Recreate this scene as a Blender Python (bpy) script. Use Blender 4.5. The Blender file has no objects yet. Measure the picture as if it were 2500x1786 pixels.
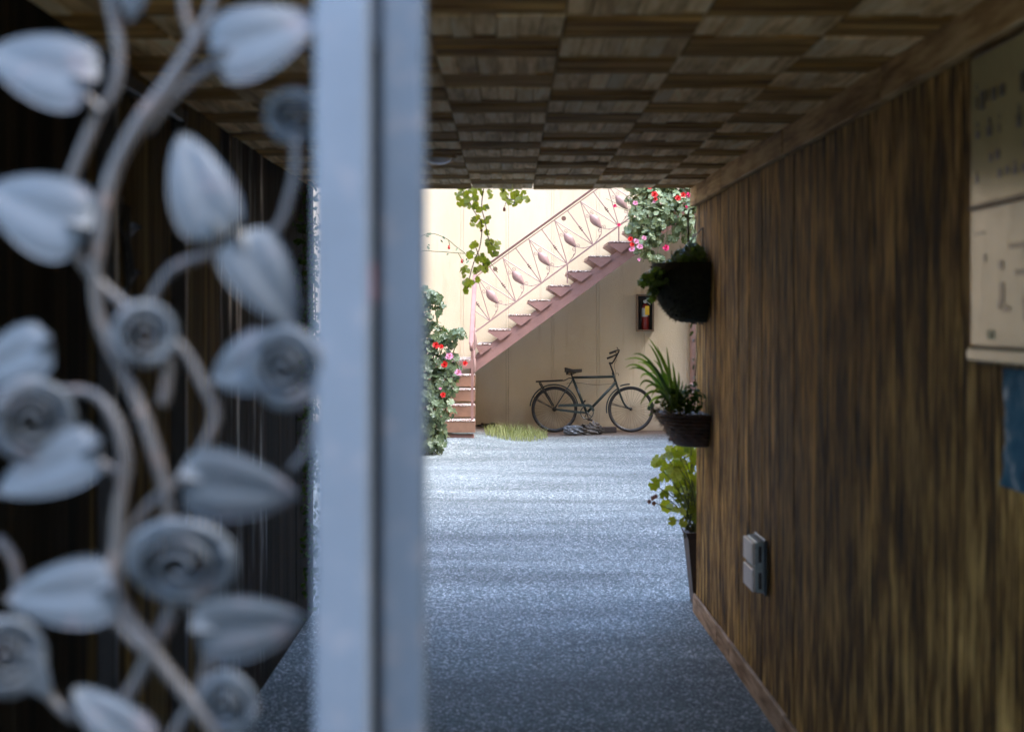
import bpy, math, random
import numpy as np
from mathutils import Vector, Matrix, Quaternion

random.seed(11)
rnd = random.random
uni = random.uniform
R = math.radians
sc = bpy.context.scene
col = sc.collection

# ------------------------------------------------------------------ camera, sky, sun, exposure
EYE = 1.70           # camera height
FOC = 4000.0         # focal length in photo pixels (photo 2500 wide)
VX, VY = 1239.0, 775.0   # vanishing point of the passage in the photo

cam = bpy.data.cameras.new('camera')
cam.sensor_width = 36.0
cam.lens = FOC / 2500.0 * 36.0
cam.shift_x = (1250.0 - VX) / 2500.0
cam.shift_y = -(893.0 - VY) / 2500.0
cam.clip_start = 0.05
cam.clip_end = 500.0
cam.dof.use_dof = True
cam.dof.focus_distance = 23.9
cam.dof.aperture_fstop = 3.5
cam.dof.aperture_blades = 0
cam_o = bpy.data.objects.new('camera', cam)
cam_o.location = (0, 0, EYE)
cam_o.rotation_euler = (R(90), 0, 0)
col.objects.link(cam_o)
sc.camera = cam_o

SUN = Vector((0.50, -0.30, 0.81)).normalized()
w = bpy.data.worlds.new('World')
sc.world = w
w.use_nodes = True
wn = w.node_tree
bg = wn.nodes['Background']
sky = wn.nodes.new('ShaderNodeTexSky')
sky.sky_type = 'NISHITA'
sky.sun_disc = False
sky.sun_elevation = math.asin(SUN.z)
sky.sun_rotation = math.atan2(SUN.x, SUN.y)
sky.altitude = 50
sky.air_density = 1.0
sky.dust_density = 0.8
sky.ozone_density = 1.0
wn.links.new(sky.outputs[0], bg.inputs[0])
bg.inputs[1].default_value = 0.15

sl = bpy.data.lights.new('sun', 'SUN')
sl.energy = 0.5
sl.angle = R(14)
sl.color = (1.0, 0.985, 0.96)
so = bpy.data.objects.new('sun', sl)
so.rotation_euler = (-SUN).to_track_quat('-Z', 'Y').to_euler()
so.location = SUN * 60
col.objects.link(so)

vs = sc.view_settings
vs.view_transform = 'Standard'
vs.look = 'None'
vs.exposure = 3.75
vs.gamma = 1.0
vs.use_curve_mapping = False
sc.render.engine = 'CYCLES'
cy = sc.cycles
cy.use_denoising = True
cy.max_bounces = 8
cy.diffuse_bounces = 5
cy.glossy_bounces = 4
cy.sample_clamp_indirect = 8.0


def P(px, py, d):
    """world point seen at photo pixel px, py at depth d"""
    return Vector(((px - VX) * d / FOC, d, EYE - (py - VY) * d / FOC))


# ------------------------------------------------------------------ node helpers
def new_mat(name):
    m = bpy.data.materials.new(name)
    m.use_nodes = True
    nt = m.node_tree
    return m, nt, nt.nodes['Principled BSDF']


def nd(nt, typ, ins=None, **attrs):
    n = nt.nodes.new(typ)
    for k, v in attrs.items():
        setattr(n, k, v)
    for k, v in (ins or {}).items():
        if isinstance(v, bpy.types.NodeSocket):
            nt.links.new(v, n.inputs[k])
        else:
            n.inputs[k].default_value = v
    return n


def ramp(nt, fac, stops):
    n = nt.nodes.new('ShaderNodeValToRGB')
    nt.links.new(fac, n.inputs[0])
    el = n.color_ramp.elements
    while len(el) < len(stops):
        el.new(0.5)
    for e, (p, c) in zip(el, stops):
        e.position = p
        e.color = (*c, 1) if len(c) == 3 else c
    return n.outputs[0]


def pos(nt):
    return nd(nt, 'ShaderNodeNewGeometry').outputs['Position']


def scaled(nt, vec, s):
    return nd(nt, 'ShaderNodeVectorMath', {0: vec, 1: s}, operation='MULTIPLY').outputs[0]


def noise(nt, vec, scale=1.0, detail=4.0, rough=0.55, out='Fac'):
    return nd(nt, 'ShaderNodeTexNoise', {'Vector': vec, 'Scale': scale, 'Detail': detail, 'Roughness': rough}).outputs[out]


def bump(nt, bsdf, height, strength, dist):
    b = nd(nt, 'ShaderNodeBump', {'Height': height, 'Strength': strength, 'Distance': dist})
    nt.links.new(b.outputs[0], bsdf.inputs['Normal'])


def mixc(nt, fac, a, b, blend='MIX'):
    n = nt.nodes.new('ShaderNodeMix')
    n.data_type = 'RGBA'
    n.blend_type = blend
    for s, v in ((n.inputs[0], fac), (n.inputs[6], a), (n.inputs[7], b)):
        if isinstance(v, bpy.types.NodeSocket):
            nt.links.new(v, s)
        elif isinstance(v, tuple):
            s.default_value = (*v, 1)
        else:
            s.default_value = v
    return n.outputs[2]


def objrand(nt):
    return nd(nt, 'ShaderNodeObjectInfo').outputs['Random']


def paint(name, c, rough=0.5, var=0.15, dirt=(0.1, 0.08, 0.06), dirt_amt=0.3, scale=6.0, b=0.15, metal=0.0, bscale=60.0):
    m, nt, p = new_mat(name)
    v = pos(nt)
    f = noise(nt, v, scale, 5)
    c1 = tuple(x * (1 - var) for x in c)
    c2 = tuple(min(1, x * (1 + var)) for x in c)
    base = ramp(nt, f, [(0.3, c1), (0.7, c2)])
    g = noise(nt, v, scale * 2.7, 6, 0.65)
    d = ramp(nt, g, [(0.55, (0, 0, 0)), (0.75, (dirt_amt,) * 3)])
    nt.links.new(mixc(nt, d, base, dirt), p.inputs['Base Color'])
    rr = nd(nt, 'ShaderNodeMapRange', {0: g, 3: max(0.02, rough - 0.12), 4: min(1, rough + 0.12)})
    nt.links.new(rr.outputs[0], p.inputs['Roughness'])
    p.inputs['Metallic'].default_value = metal
    if b:
        bump(nt, p, noise(nt, v, bscale, 3), b, 0.004)
    return m


def wood(name, dark, mid, light, axis='Z', fine=60.0, along=1.2, rough=0.7, b=0.5, dist=0.004, coat=0.0, use_obj=False, spec=0.12):
    """streaky wood with its grain along one axis"""
    m, nt, p = new_mat(name)
    v = nd(nt, 'ShaderNodeTexCoord').outputs['Object'] if use_obj else pos(nt)
    isl = nd(nt, 'ShaderNodeNewGeometry').outputs['Random Per Island']
    r = nd(nt, 'ShaderNodeMath', {0: nd(nt, 'ShaderNodeMath', {0: objrand(nt), 1: isl}, operation='ADD').outputs[0]}, operation='FRACT').outputs[0]
    off = nd(nt, 'ShaderNodeVectorMath', {0: v}, operation='ADD')
    cmb = nd(nt, 'ShaderNodeCombineXYZ', {0: r, 1: r, 2: r})
    s2 = nd(nt, 'ShaderNodeVectorMath', {0: cmb.outputs[0], 1: (7.3, 3.1, 5.7)}, operation='MULTIPLY')
    nt.links.new(s2.outputs[0], off.inputs[1])
    sc_ = [fine, fine, fine]
    sc_['XYZ'.index(axis)] = along
    vv = scaled(nt, off.outputs[0], tuple(sc_))
    f = noise(nt, vv, 1.0, 6, 0.68)
    sc3 = [fine * 0.22] * 3
    sc3['XYZ'.index(axis)] = along * 0.5
    g = noise(nt, scaled(nt, off.outputs[0], tuple(sc3)), 1.0, 3)
    a = nd(nt, 'ShaderNodeMath', {0: f, 1: g}, operation='ADD')
    h = nd(nt, 'ShaderNodeMath', {0: a.outputs[0], 1: 0.5}, operation='MULTIPLY').outputs[0]
    c = ramp(nt, h, [(0.41, dark), (0.5, mid), (0.60, light)])
    rv = nd(nt, 'ShaderNodeMapRange', {0: r, 3: 0.78, 4: 1.15})
    c = mixc(nt, 1.0, c, nd(nt, 'ShaderNodeCombineColor', {0: rv.outputs[0], 1: rv.outputs[0], 2: rv.outputs[0]}).outputs[0], 'MULTIPLY')
    nt.links.new(c, p.inputs['Base Color'])
    p.inputs['Roughness'].default_value = rough
    p.inputs['Specular IOR Level'].default_value = spec
    if coat:
        p.inputs['Coat Weight'].default_value = coat
        p.inputs['Coat Roughness'].default_value = 0.05
    bump(nt, p, f, b, dist)
    return m


def leafmat(name, c1, c2, rough=0.4, trans=0.3, island=True, spec=0.5):
    m, nt, p = new_mat(name)
    r = objrand(nt)
    if island:
        i = nd(nt, 'ShaderNodeNewGeometry').outputs['Random Per Island']
        r = nd(nt, 'ShaderNodeMath', {0: nd(nt, 'ShaderNodeMath', {0: r, 1: i}, operation='ADD').outputs[0]}, operation='FRACT').outputs[0]
    mid = tuple((a + b) / 2 for a, b in zip(c1, c2))
    c = ramp(nt, r, [(0.0, c1), (0.5, mid), (1.0, c2)])
    n = noise(nt, pos(nt), 70, 3)
    c = mixc(nt, 0.35, c, ramp(nt, n, [(0.35, (0.55, 0.55, 0.5)), (0.7, (1.25, 1.25, 1.1))]), 'MULTIPLY')
    nt.links.new(c, p.inputs['Base Color'])
    p.inputs['Roughness'].default_value = rough
    p.inputs['Specular IOR Level'].default_value = spec
    t = nd(nt, 'ShaderNodeBsdfTranslucent')
    tc = mixc(nt, 1.0, c, (1.5, 1.5, 0.6), 'MULTIPLY')
    nt.links.new(tc, t.inputs[0])
    mx = nd(nt, 'ShaderNodeMixShader', {0: trans, 1: p.outputs[0], 2: t.outputs[0]})
    nt.links.new(mx.outputs[0], nt.nodes['Material Output'].inputs[0])
    return m


# ------------------------------------------------------------------ materials
M = {}


def asphalt():
    m, nt, p = new_mat('ground_aggregate')
    v = pos(nt)
    vo = nd(nt, 'ShaderNodeTexVoronoi', {'Vector': v, 'Scale': 125.0, 'Randomness': 1.0})
    chip = nd(nt, 'ShaderNodeSeparateColor', {0: vo.outputs['Color']}).outputs[0]
    c = ramp(nt, chip, [(0.0, (0.048, 0.060, 0.060)), (0.45, (0.112, 0.137, 0.136)), (0.85, (0.20, 0.237, 0.235)), (0.97, (0.75, 0.75, 0.75))])
    n2 = noise(nt, v, 42.0, 6, 0.7)
    c = mixc(nt, 0.7, c, ramp(nt, n2, [(0.37, (0.5, 0.5, 0.5)), (0.63, (1.4, 1.4, 1.4))]), 'MULTIPLY')
    n3 = noise(nt, scaled(nt, v, (0.35, 1.4, 1.0)), 1.1, 4, 0.55)
    c = mixc(nt, 0.75, c, ramp(nt, n3, [(0.36, (0.58, 0.58, 0.60)), (0.62, (1.25, 1.25, 1.25))]), 'MULTIPLY')
    # reddish brown dirt washed along the foot of the back wall
    sep = nd(nt, 'ShaderNodeSeparateXYZ', {0: v})
    yy = nd(nt, 'ShaderNodeMath', {0: sep.outputs[1], 1: nd(nt, 'ShaderNodeMath', {0: noise(nt, v, 1.7, 4), 1: 1.6}, operation='MULTIPLY').outputs[0]}, operation='ADD')
    band = nd(nt, 'ShaderNodeMapRange', {0: yy.outputs[0], 1: 23.7, 2: 25.0})
    c = mixc(nt, nd(nt, 'ShaderNodeMath', {0: band.outputs[0], 1: 0.85}, operation='MULTIPLY').outputs[0], c, (0.12, 0.07, 0.042))
    nt.links.new(c, p.inputs['Base Color'])
    rr = nd(nt, 'ShaderNodeMapRange', {0: n3, 3: 0.7, 4: 0.92})
    nt.links.new(rr.outputs[0], p.inputs['Roughness'])
    p.inputs['Specular IOR Level'].default_value = 0.25
    h = nd(nt, 'ShaderNodeMath', {0: vo.outputs['Distance'], 1: n2}, operation='ADD')
    bump(nt, p, h.outputs[0], 0.9, 0.006)
    return m


def stucco():
    m, nt, p = new_mat('cream_wall_paint')
    v = pos(nt)
    f = noise(nt, scaled(nt, v, (1.0, 1.0, 0.35)), 1.6, 5)
    c = ramp(nt, f, [(0.3, (0.53, 0.435, 0.295)), (0.7, (0.62, 0.525, 0.375))])
    st = noise(nt, scaled(nt, v, (5.0, 5.0, 0.45)), 1.4, 5, 0.62)
    c = mixc(nt, ramp(nt, st, [(0.57, (0, 0, 0)), (0.8, (0.5,) * 3)]), c, (0.34, 0.22, 0.13))
    sep = nd(nt, 'ShaderNodeSeparateXYZ', {0: v})
    low = nd(nt, 'ShaderNodeMapRange', {0: sep.outputs[2], 1: 0.0, 2: 0.5, 3: 1.1, 4: 0.0})
    lo = nd(nt, 'ShaderNodeMath', {0: low.outputs[0], 1: noise(nt, v, 4.0, 5)}, operation='MULTIPLY')
    c = mixc(nt, lo.outputs[0], c, (0.2, 0.14, 0.1))
    nt.links.new(c, p.inputs['Base Color'])
    p.inputs['Roughness'].default_value = 0.85
    h = nd(nt, 'ShaderNodeMath', {0: noise(nt, v, 55, 4), 1: noise(nt, v, 160, 2)}, operation='ADD')
    bump(nt, p, h.outputs[0], 0.55, 0.008)
    return m


def aggregate_top():
    m, nt, p = new_mat('exposed_aggregate')
    v = pos(nt)
    vo = nd(nt, 'ShaderNodeTexVoronoi', {'Vector': v, 'Scale': 70.0})
    chip = nd(nt, 'ShaderNodeSeparateColor', {0: vo.outputs['Color']}).outputs[1]
    c = ramp(nt, chip, [(0.0, (0.09, 0.05, 0.04)), (0.5, (0.3, 0.2, 0.16)), (1.0, (0.75, 0.68, 0.6))])
    nt.links.new(c, p.inputs['Base Color'])
    p.inputs['Roughness'].default_value = 0.8
    bump(nt, p, vo.outputs['Distance'], 1.0, 0.01)
    return m


M['ground'] = asphalt()
M['stucco'] = stucco()
M['aggr'] = aggregate_top()
M['pink'] = paint('dusty_pink_steel', (0.25, 0.135, 0.115), 0.5, 0.12, (0.17, 0.075, 0.045), 0.6, 5, 0.12)
M['tread_tan'] = paint('worn_tan_tread', (0.25, 0.135, 0.085), 0.6, 0.15, (0.14, 0.07, 0.04), 0.6, 5, 0.15)
M['pale_iron'] = paint('pale_mauve_iron', (0.30, 0.185, 0.165), 0.45, 0.12, (0.17, 0.08, 0.06), 0.5, 9, 0.1)
M['pink_reflection'] = paint('painted_pink_reflection', (0.13, 0.06, 0.075), 0.6, 0.1, (0.1, 0.05, 0.05), 0.3, 30, 0)  # colour of a pinkish reflection painted onto a small piece
M['handrail'] = paint('worn_brown_rail', (0.15, 0.075, 0.06), 0.4, 0.2, (0.3, 0.2, 0.18), 0.4, 7, 0.1)
M['panel_wood'] = wood('rough_brown_boards', (0.024, 0.011, 0.003), (0.24, 0.127, 0.03), (0.72, 0.44, 0.13), 'Z', 58, 5.5, 0.7, 0.8, 0.006)
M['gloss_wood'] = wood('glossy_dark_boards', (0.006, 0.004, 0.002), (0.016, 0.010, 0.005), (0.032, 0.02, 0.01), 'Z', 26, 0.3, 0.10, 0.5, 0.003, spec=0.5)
M['black_wood'] = wood('near_black_boards', (0.006, 0.005, 0.003), (0.015, 0.011, 0.006), (0.03, 0.022, 0.011), 'Z', 40, 1.0, 0.8, 0.6, 0.004, spec=0.05)  # near-black boards at both ends of the left wall
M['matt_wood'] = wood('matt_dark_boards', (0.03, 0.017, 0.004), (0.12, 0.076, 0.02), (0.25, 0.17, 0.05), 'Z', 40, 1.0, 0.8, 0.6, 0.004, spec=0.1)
M['tile_x'] = wood('ceiling_slat_cross', (0.14, 0.062, 0.014), (0.40, 0.205, 0.052), (0.64, 0.38, 0.115), 'X', 60, 3, 0.8, 0.5, 0.003)  # crosswise slats coloured darker to imitate grazing light blocked by the grain
M['tile_y'] = wood('ceiling_slat_along', (0.54, 0.32, 0.125), (0.87, 0.58, 0.26), (0.95, 0.74, 0.42), 'Y', 60, 4, 0.7, 0.25, 0.002)  # lengthwise slats coloured lighter to imitate grazing light running along the grain
M['trim'] = wood('trim_wood', (0.25, 0.13, 0.04), (0.5, 0.31, 0.12), (0.7, 0.49, 0.23), 'Y', 45, 3, 0.65, 0.5, 0.004)
M['skirt'] = wood('skirting_wood', (0.25, 0.15, 0.08), (0.52, 0.34, 0.21), (0.75, 0.53, 0.36), 'Y', 45, 3, 0.6, 0.4, 0.003)
M['warm_render'] = paint('ochre_bounce_render', (0.52, 0.34, 0.17), 0.85, 0.1, (0.2, 0.16, 0.12), 0.3, 0.6, 0.3)  # warm colour set so unseen walls bounce tan light under the stairs
M['facade'] = paint('passage_render', (0.48, 0.34, 0.2), 0.85, 0.1, (0.2, 0.16, 0.12), 0.3, 0.6, 0.3)  # orange-tan tint set to send warm bounce light under the stairs
M['stem_iron'] = paint('shaded_worn_stem', (0.042, 0.038, 0.035), 0.45, 0.2, (0.22, 0.13, 0.09), 0.6, 16, 0.25, bscale=90)  # browner base stands in for weaker light on round stems; rust patches are wear
M['post_paint'] = paint('shaded_post_paint', (0.04, 0.053, 0.066), 0.45, 0.1, (0.2, 0.15, 0.12), 0.3, 9, 0.1)  # stile paint again, darkened to put the post's shade into its colour
M['gate'] = paint('grey_gate_paint', (0.034, 0.041, 0.046), 0.58, 0.16, (0.11, 0.08, 0.08), 0.75, 7, 0.25, bscale=90)
M['stile'] = paint('pale_stile_paint', (0.077, 0.093, 0.110), 0.38, 0.07, (0.25, 0.2, 0.18), 0.25, 9, 0.1)
M['black'] = paint('black_metal', (0.012, 0.011, 0.010), 0.45, 0.3, (0.05, 0.03, 0.02), 0.4, 20, 0.1)
M['green_frame'] = paint('dark_green_enamel', (0.007, 0.02, 0.021), 0.32, 0.2, (0.05, 0.028, 0.018), 0.5, 14, 0.05)
M['rubber'] = paint('old_tyre_rubber', (0.010, 0.009, 0.009), 0.8, 0.3, (0.07, 0.055, 0.045), 0.6, 30, 0.3)
M['rim'] = paint('dull_rim_steel', (0.06, 0.058, 0.055), 0.4, 0.2, (0.1, 0.05, 0.03), 0.5, 30, 0.0, metal=0.7)
M['leather'] = paint('black_leather', (0.015, 0.012, 0.01), 0.35, 0.2, (0.05, 0.035, 0.025), 0.3, 25, 0.2)
M['steel'] = paint('bright_steel', (0.55, 0.56, 0.55), 0.3, 0.1, (0.2, 0.18, 0.15), 0.3, 30, 0.0, metal=0.8)
M['red_ext'] = paint('red_cylinder_paint', (0.18, 0.014, 0.008), 0.3, 0.1, (0.08, 0.01, 0.01), 0.2, 10, 0)
M['cab'] = paint('cabinet_bronze', (0.13, 0.085, 0.05), 0.45, 0.15, (0.3, 0.22, 0.16), 0.3, 12, 0.05)
M['cab_in'] = paint('cabinet_inside', (0.018, 0.016, 0.014), 0.6, 0.2, (0.05, 0.04, 0.03), 0.2, 10, 0)
M['yellow'] = paint('yellow_tag', (0.72, 0.46, 0.02), 0.6, 0.05, (0.4, 0.2, 0.01), 0.3, 40, 0)
M['label'] = paint('pale_label', (0.42, 0.46, 0.44), 0.5, 0.1, (0.12, 0.14, 0.14), 0.6, 30, 0)
M['pipe'] = paint('pink_downpipe', (0.55, 0.36, 0.32), 0.45, 0.08, (0.2, 0.12, 0.1), 0.3, 5, 0.05)
M['plastic'] = paint('outlet_plastic', (0.78, 0.70, 0.64), 0.4, 0.08, (0.2, 0.15, 0.1), 0.4, 20, 0.05)
M['plastic_grey'] = paint('outlet_grey', (0.38, 0.44, 0.44), 0.35, 0.15, (0.04, 0.04, 0.04), 0.4, 20, 0.05)
M['paper'] = paint('yellowed_notice', (0.42, 0.36, 0.17), 0.2, 0.08, (0.2, 0.17, 0.09), 0.3, 6, 0.0)
M['paper2'] = paint('pale_notice', (0.34, 0.31, 0.20), 0.22, 0.07, (0.33, 0.3, 0.2), 0.3, 6, 0.0)
M['ink'] = paint('dark_print', (0.012, 0.012, 0.01), 0.3, 0.2, (0.05, 0.05, 0.04), 0.3, 30, 0.0)
M['green_ink'] = paint('green_print', (0.06, 0.12, 0.05), 0.4, 0.2, (0.05, 0.05, 0.04), 0.3, 60, 0.0)
M['moss'] = paint('moss_liner', (0.022, 0.022, 0.009), 0.95, 0.5, (0.06, 0.05, 0.02), 0.6, 40, 1.0, bscale=120)
M['wicker'] = paint('dark_wicker', (0.075, 0.036, 0.018), 0.6, 0.4, (0.14, 0.08, 0.045), 0.6, 30, 0.4)
M['coco'] = paint('coir_liner', (0.26, 0.2, 0.13), 0.95, 0.3, (0.12, 0.08, 0.05), 0.5, 40, 0.8)
M['planter'] = paint('dark_wood_planter', (0.045, 0.024, 0.015), 0.55, 0.3, (0.1, 0.06, 0.04), 0.4, 12, 0.3)
M['soil'] = paint('soil', (0.03, 0.02, 0.013), 0.95, 0.4, (0.01, 0.008, 0.006), 0.5, 30, 0.8)
M['stem'] = paint('green_stem', (0.09, 0.11, 0.035), 0.6, 0.3, (0.1, 0.06, 0.03), 0.5, 30, 0)
M['twig'] = paint('brown_twig', (0.07, 0.05, 0.03), 0.8, 0.3, (0.12, 0.1, 0.06), 0.5, 30, 0.2)
M['white_disc'] = paint('white_enamel', (0.8, 0.8, 0.78), 0.25, 0.03, (0.5, 0.45, 0.4), 0.2, 10, 0)
M['bulb_glass'] = paint('glossy_white_dome', (0.85, 0.86, 0.86), 0.06, 0.02, (0.6, 0.6, 0.6), 0.1, 10, 0)
M['bulb_glass'].node_tree.nodes['Principled BSDF'].inputs['Specular IOR Level'].default_value = 1.0
M['glass_bulb'] = paint('frosted_bulb', (0.75, 0.78, 0.8), 0.08, 0.05, (0.5, 0.5, 0.5), 0.2, 30, 0)
M['log'] = wood('weathered_driftwood', (0.03, 0.025, 0.021), (0.07, 0.06, 0.052), (0.16, 0.145, 0.13), 'X', 22, 7, 0.85, 1.0, 0.012)
M['charred'] = paint('charred_block', (0.022, 0.014, 0.010), 0.8, 0.3, (0.06, 0.04, 0.03), 0.5, 20, 0.6)
M['slate'] = paint('grey_tarp', (0.10, 0.11, 0.12), 0.5, 0.3, (0.2, 0.2, 0.2), 0.5, 14, 0.3)
M['leaf_ger'] = leafmat('geranium_leaf', (0.045, 0.072, 0.032), (0.16, 0.21, 0.115), 0.42, 0.2)
M['leaf_hang'] = leafmat('trailing_geranium_leaf', (0.10, 0.145, 0.06), (0.28, 0.34, 0.20), 0.42, 0.25)
M['leaf_dark'] = leafmat('dark_trailing_leaf', (0.025, 0.05, 0.012), (0.08, 0.13, 0.03), 0.75, 0.2, spec=0.15)
M['leaf_basket'] = leafmat('basket_leaf', (0.04, 0.075, 0.016), (0.16, 0.24, 0.05), 0.4, 0.3)
M['leaf_vine'] = leafmat('vine_leaf', (0.12, 0.15, 0.012), (0.30, 0.33, 0.03), 0.5, 0.45)
M['leaf_lime'] = leafmat('lime_leaf', (0.14, 0.18, 0.010), (0.42, 0.43, 0.04), 0.55, 0.4)
M['blade'] = leafmat('strap_leaf', (0.07, 0.14, 0.02), (0.28, 0.40, 0.07), 0.45, 0.25)
M['grass'] = leafmat('grass_blade', (0.18, 0.22, 0.07), (0.45, 0.47, 0.24), 0.6, 0.3)
M['dead'] = leafmat('dead_leaf', (0.05, 0.03, 0.02), (0.12, 0.06, 0.03), 0.7, 0.1)
for nm, c in (('red', (0.62, 0.012, 0.012)), ('magenta', (0.62, 0.02, 0.14)), ('pink', (0.72, 0.30, 0.52)), ('dried', (0.25, 0.09, 0.08)), ('hip', (0.6, 0.05, 0.05))):
    M['fl_' + nm] = leafmat('petal_' + nm, tuple(x * 0.8 for x in c), c, 0.6, 0.25)


def postermat():
    m, nt, p = new_mat('blue_poster_print')
    v = pos(nt)
    n = noise(nt, v, 9, 5, 0.6)
    c = ramp(nt, n, [(0.3, (0.01, 0.05, 0.09)), (0.45, (0.02, 0.13, 0.2)), (0.56, (0.1, 0.2, 0.25)), (0.62, (0.55, 0.58, 0.58)), (0.75, (0.12, 0.2, 0.08))])
    nt.links.new(c, p.inputs['Base Color'])
    p.inputs['Roughness'].default_value = 0.7
    p.inputs['Specular IOR Level'].default_value = 0.15
    return m


M['poster'] = postermat()


# streaks of worn varnish on the glossy boards
nt = M['gloss_wood'].node_tree
nz = noise(nt, scaled(nt, pos(nt), (6.0, 6.0, 0.45)), 1.0, 5, 0.7)
mr = nd(nt, 'ShaderNodeMapRange', {0: nz, 1: 0.36, 2: 0.50, 3: 0.06, 4: 0.75})
nt.links.new(mr.outputs[0], nt.nodes['Principled BSDF'].inputs['Roughness'])
mr = nd(nt, 'ShaderNodeMapRange', {0: nz, 1: 0.36, 2: 0.50, 3: 0.5, 4: 0.05})
nt.links.new(mr.outputs[0], nt.nodes['Principled BSDF'].inputs['Specular IOR Level'])

# ------------------------------------------------------------------ object helpers
ROOT = {}      # object name -> world origin of the space its children are built in


def tag(o, label=None, cat=None, group=None, kind=None):
    for k, v in (('label', label), ('category', cat), ('group', group), ('kind', kind)):
        if v:
            o[k] = v
    return o


def thing(name, label, cat, loc, group=None, rot=None, kind=None):
    o = bpy.data.objects.new(name, None)
    o.empty_display_size = 0.1
    o.location = loc
    if rot:
        o.rotation_euler = rot
    col.objects.link(o)
    ROOT[o.name] = Vector(loc)
    return tag(o, label, cat, group, kind)


class MB:
    def __init__(s):
        s.v, s.f = [], []

    def add(s, vs_, fs_):
        b = len(s.v)
        s.v.extend([tuple(x) for x in vs_])
        s.f.extend([tuple(i + b for i in f) for f in fs_])
        return s

    def box(s, c, d, rot=None, bev=0.0):
        x, y, z = d[0] / 2, d[1] / 2, d[2] / 2
        c = Vector(c)
        if bev <= 0:
            vv = [Vector((i * x, j * y, k * z)) for i in (-1, 1) for j in (-1, 1) for k in (-1, 1)]
            ff = [(0, 1, 3, 2), (4, 6, 7, 5), (0, 4, 5, 1), (2, 3, 7, 6), (0, 2, 6, 4), (1, 5, 7, 3)]
        else:
            b = min(bev, x * .9, y * .9, z * .9)
            ring = [(-x + b, -y), (x - b, -y), (x, -y + b), (x, y - b), (x - b, y), (-x + b, y), (-x, y - b), (-x, -y + b)]
            inner = [(px * (x - b) / x, py * (y - b) / y) for px, py in ring]
            vv, ff = [], []
            for (rr, zz) in ((inner, -z), (ring, -z + b), (ring, z - b), (inner, z)):
                vv += [Vector((a, c_, zz)) for a, c_ in rr]
            for lv in range(3):
                for i in range(8):
                    j = (i + 1) % 8
                    ff.append((lv * 8 + i, lv * 8 + j, lv * 8 + 8 + j, lv * 8 + 8 + i))
            ff.append(tuple(range(7, -1, -1)))
            ff.append(tuple(range(24, 32)))
        if rot is not None:
            vv = [rot @ q for q in vv]
        return s.add([c + q for q in vv], ff)

    def bar(s, a, b, wd, ht, up=(0, 0, 1), bev=0.0):
        """box beam from a to b, wd across, ht along up"""
        a, b = Vector(a), Vector(b)
        y = (b - a)
        L = y.length
        y.normalize()
        x = y.cross(Vector(up)).normalized()
        z = x.cross(y)
        rot = Matrix((x, y, z)).transposed()
        return s.box((a + b) / 2, (wd, L, ht), rot, bev)

    def tube(s, pts, rad, n=8, closed=False, cap=True):
        pts = [Vector(p) for p in pts]
        k = len(pts)
        if not hasattr(rad, '__len__'):
            rad = [rad] * k
        vs_, fs_ = [], []
        prev = None
        for i, p in enumerate(pts):
            if closed:
                t = pts[(i + 1) % k] - pts[i - 1]
            else:
                t = pts[min(i + 1, k - 1)] - pts[max(i - 1, 0)]
            t.normalize()
            if prev is None:
                a = Vector((0, 0, 1)) if abs(t.z) < 0.9 else Vector((1, 0, 0))
                u = t.cross(a).normalized()
            else:
                u = (prev - t * prev.dot(t))
                u = u.normalized() if u.length > 1e-6 else t.orthogonal().normalized()
            prev = u
            v_ = t.cross(u)
            for j in range(n):
                an = 2 * math.pi * j / n
                vs_.append(p + (u * math.cos(an) + v_ * math.sin(an)) * rad[i])
        for i in range(k if closed else k - 1):
            i2 = (i + 1) % k
            for j in range(n):
                j2 = (j + 1) % n
                fs_.append((i * n + j, i * n + j2, i2 * n + j2, i2 * n + j))
        if cap and not closed:
            fs_.append(tuple(range(n - 1, -1, -1)))
            fs_.append(tuple(range((k - 1) * n, k * n)))
        return s.add(vs_, fs_)

    def lathe(s, prof, c=(0, 0, 0), n=16, a0=0.0, a1=2 * math.pi, wob=0.0):
        """revolve (r, z) about a vertical axis at c"""
        full = abs(a1 - a0 - 2 * math.pi) < 1e-6
        m = n if full else n + 1
        vs_, fs_ = [], []
        for (r, z) in prof:
            for j in range(m):
                an = a0 + (a1 - a0) * j / n
                rr = r * (1 + uni(-wob, wob))
                vs_.append((c[0] + rr * math.cos(an), c[1] + rr * math.sin(an), c[2] + z))
        for i in range(len(prof) - 1):
            for j in range(n):
                j2 = (j + 1) % m
                fs_.append((i * m + j, i * m + j2, (i + 1) * m + j2, (i + 1) * m + j))
        return s.add(vs_, fs_)

    def prism(s, poly, axis_vec):
        """closed polygon (3d points) extruded by a vector"""
        poly = [Vector(p) for p in poly]
        e = Vector(axis_vec)
        n = len(poly)
        vv = poly + [p + e for p in poly]
        ff = [tuple(range(n)), tuple(range(2 * n - 1, n - 1, -1))]
        for i in range(n):
            j = (i + 1) % n
            ff.append((i, i + n, j + n, j))
        return s.add(vv, ff)

    def mesh(s, name, mat, smooth=False, off=(0, 0, 0)):
        me = bpy.data.meshes.new(name)
        o = Vector(off)
        me.from_pydata([tuple(Vector(v) - o) for v in s.v], [], s.f)
        me.validate()
        me.materials.append(mat)
        if smooth:
            me.polygons.foreach_set('use_smooth', [True] * len(me.polygons))
        me.update()
        return me

    def build(s, name, mat, parent=None, smooth=False, label=None):
        off = ROOT[parent.name] if parent else (0, 0, 0)
        me = s.mesh(name, mat, smooth, off)
        o = bpy.data.objects.new(name, me)
        col.objects.link(o)
        if parent:
            o.parent = parent
            ROOT[o.name] = ROOT[parent.name]
        if label:
            o['label'] = label
        return o


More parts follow.
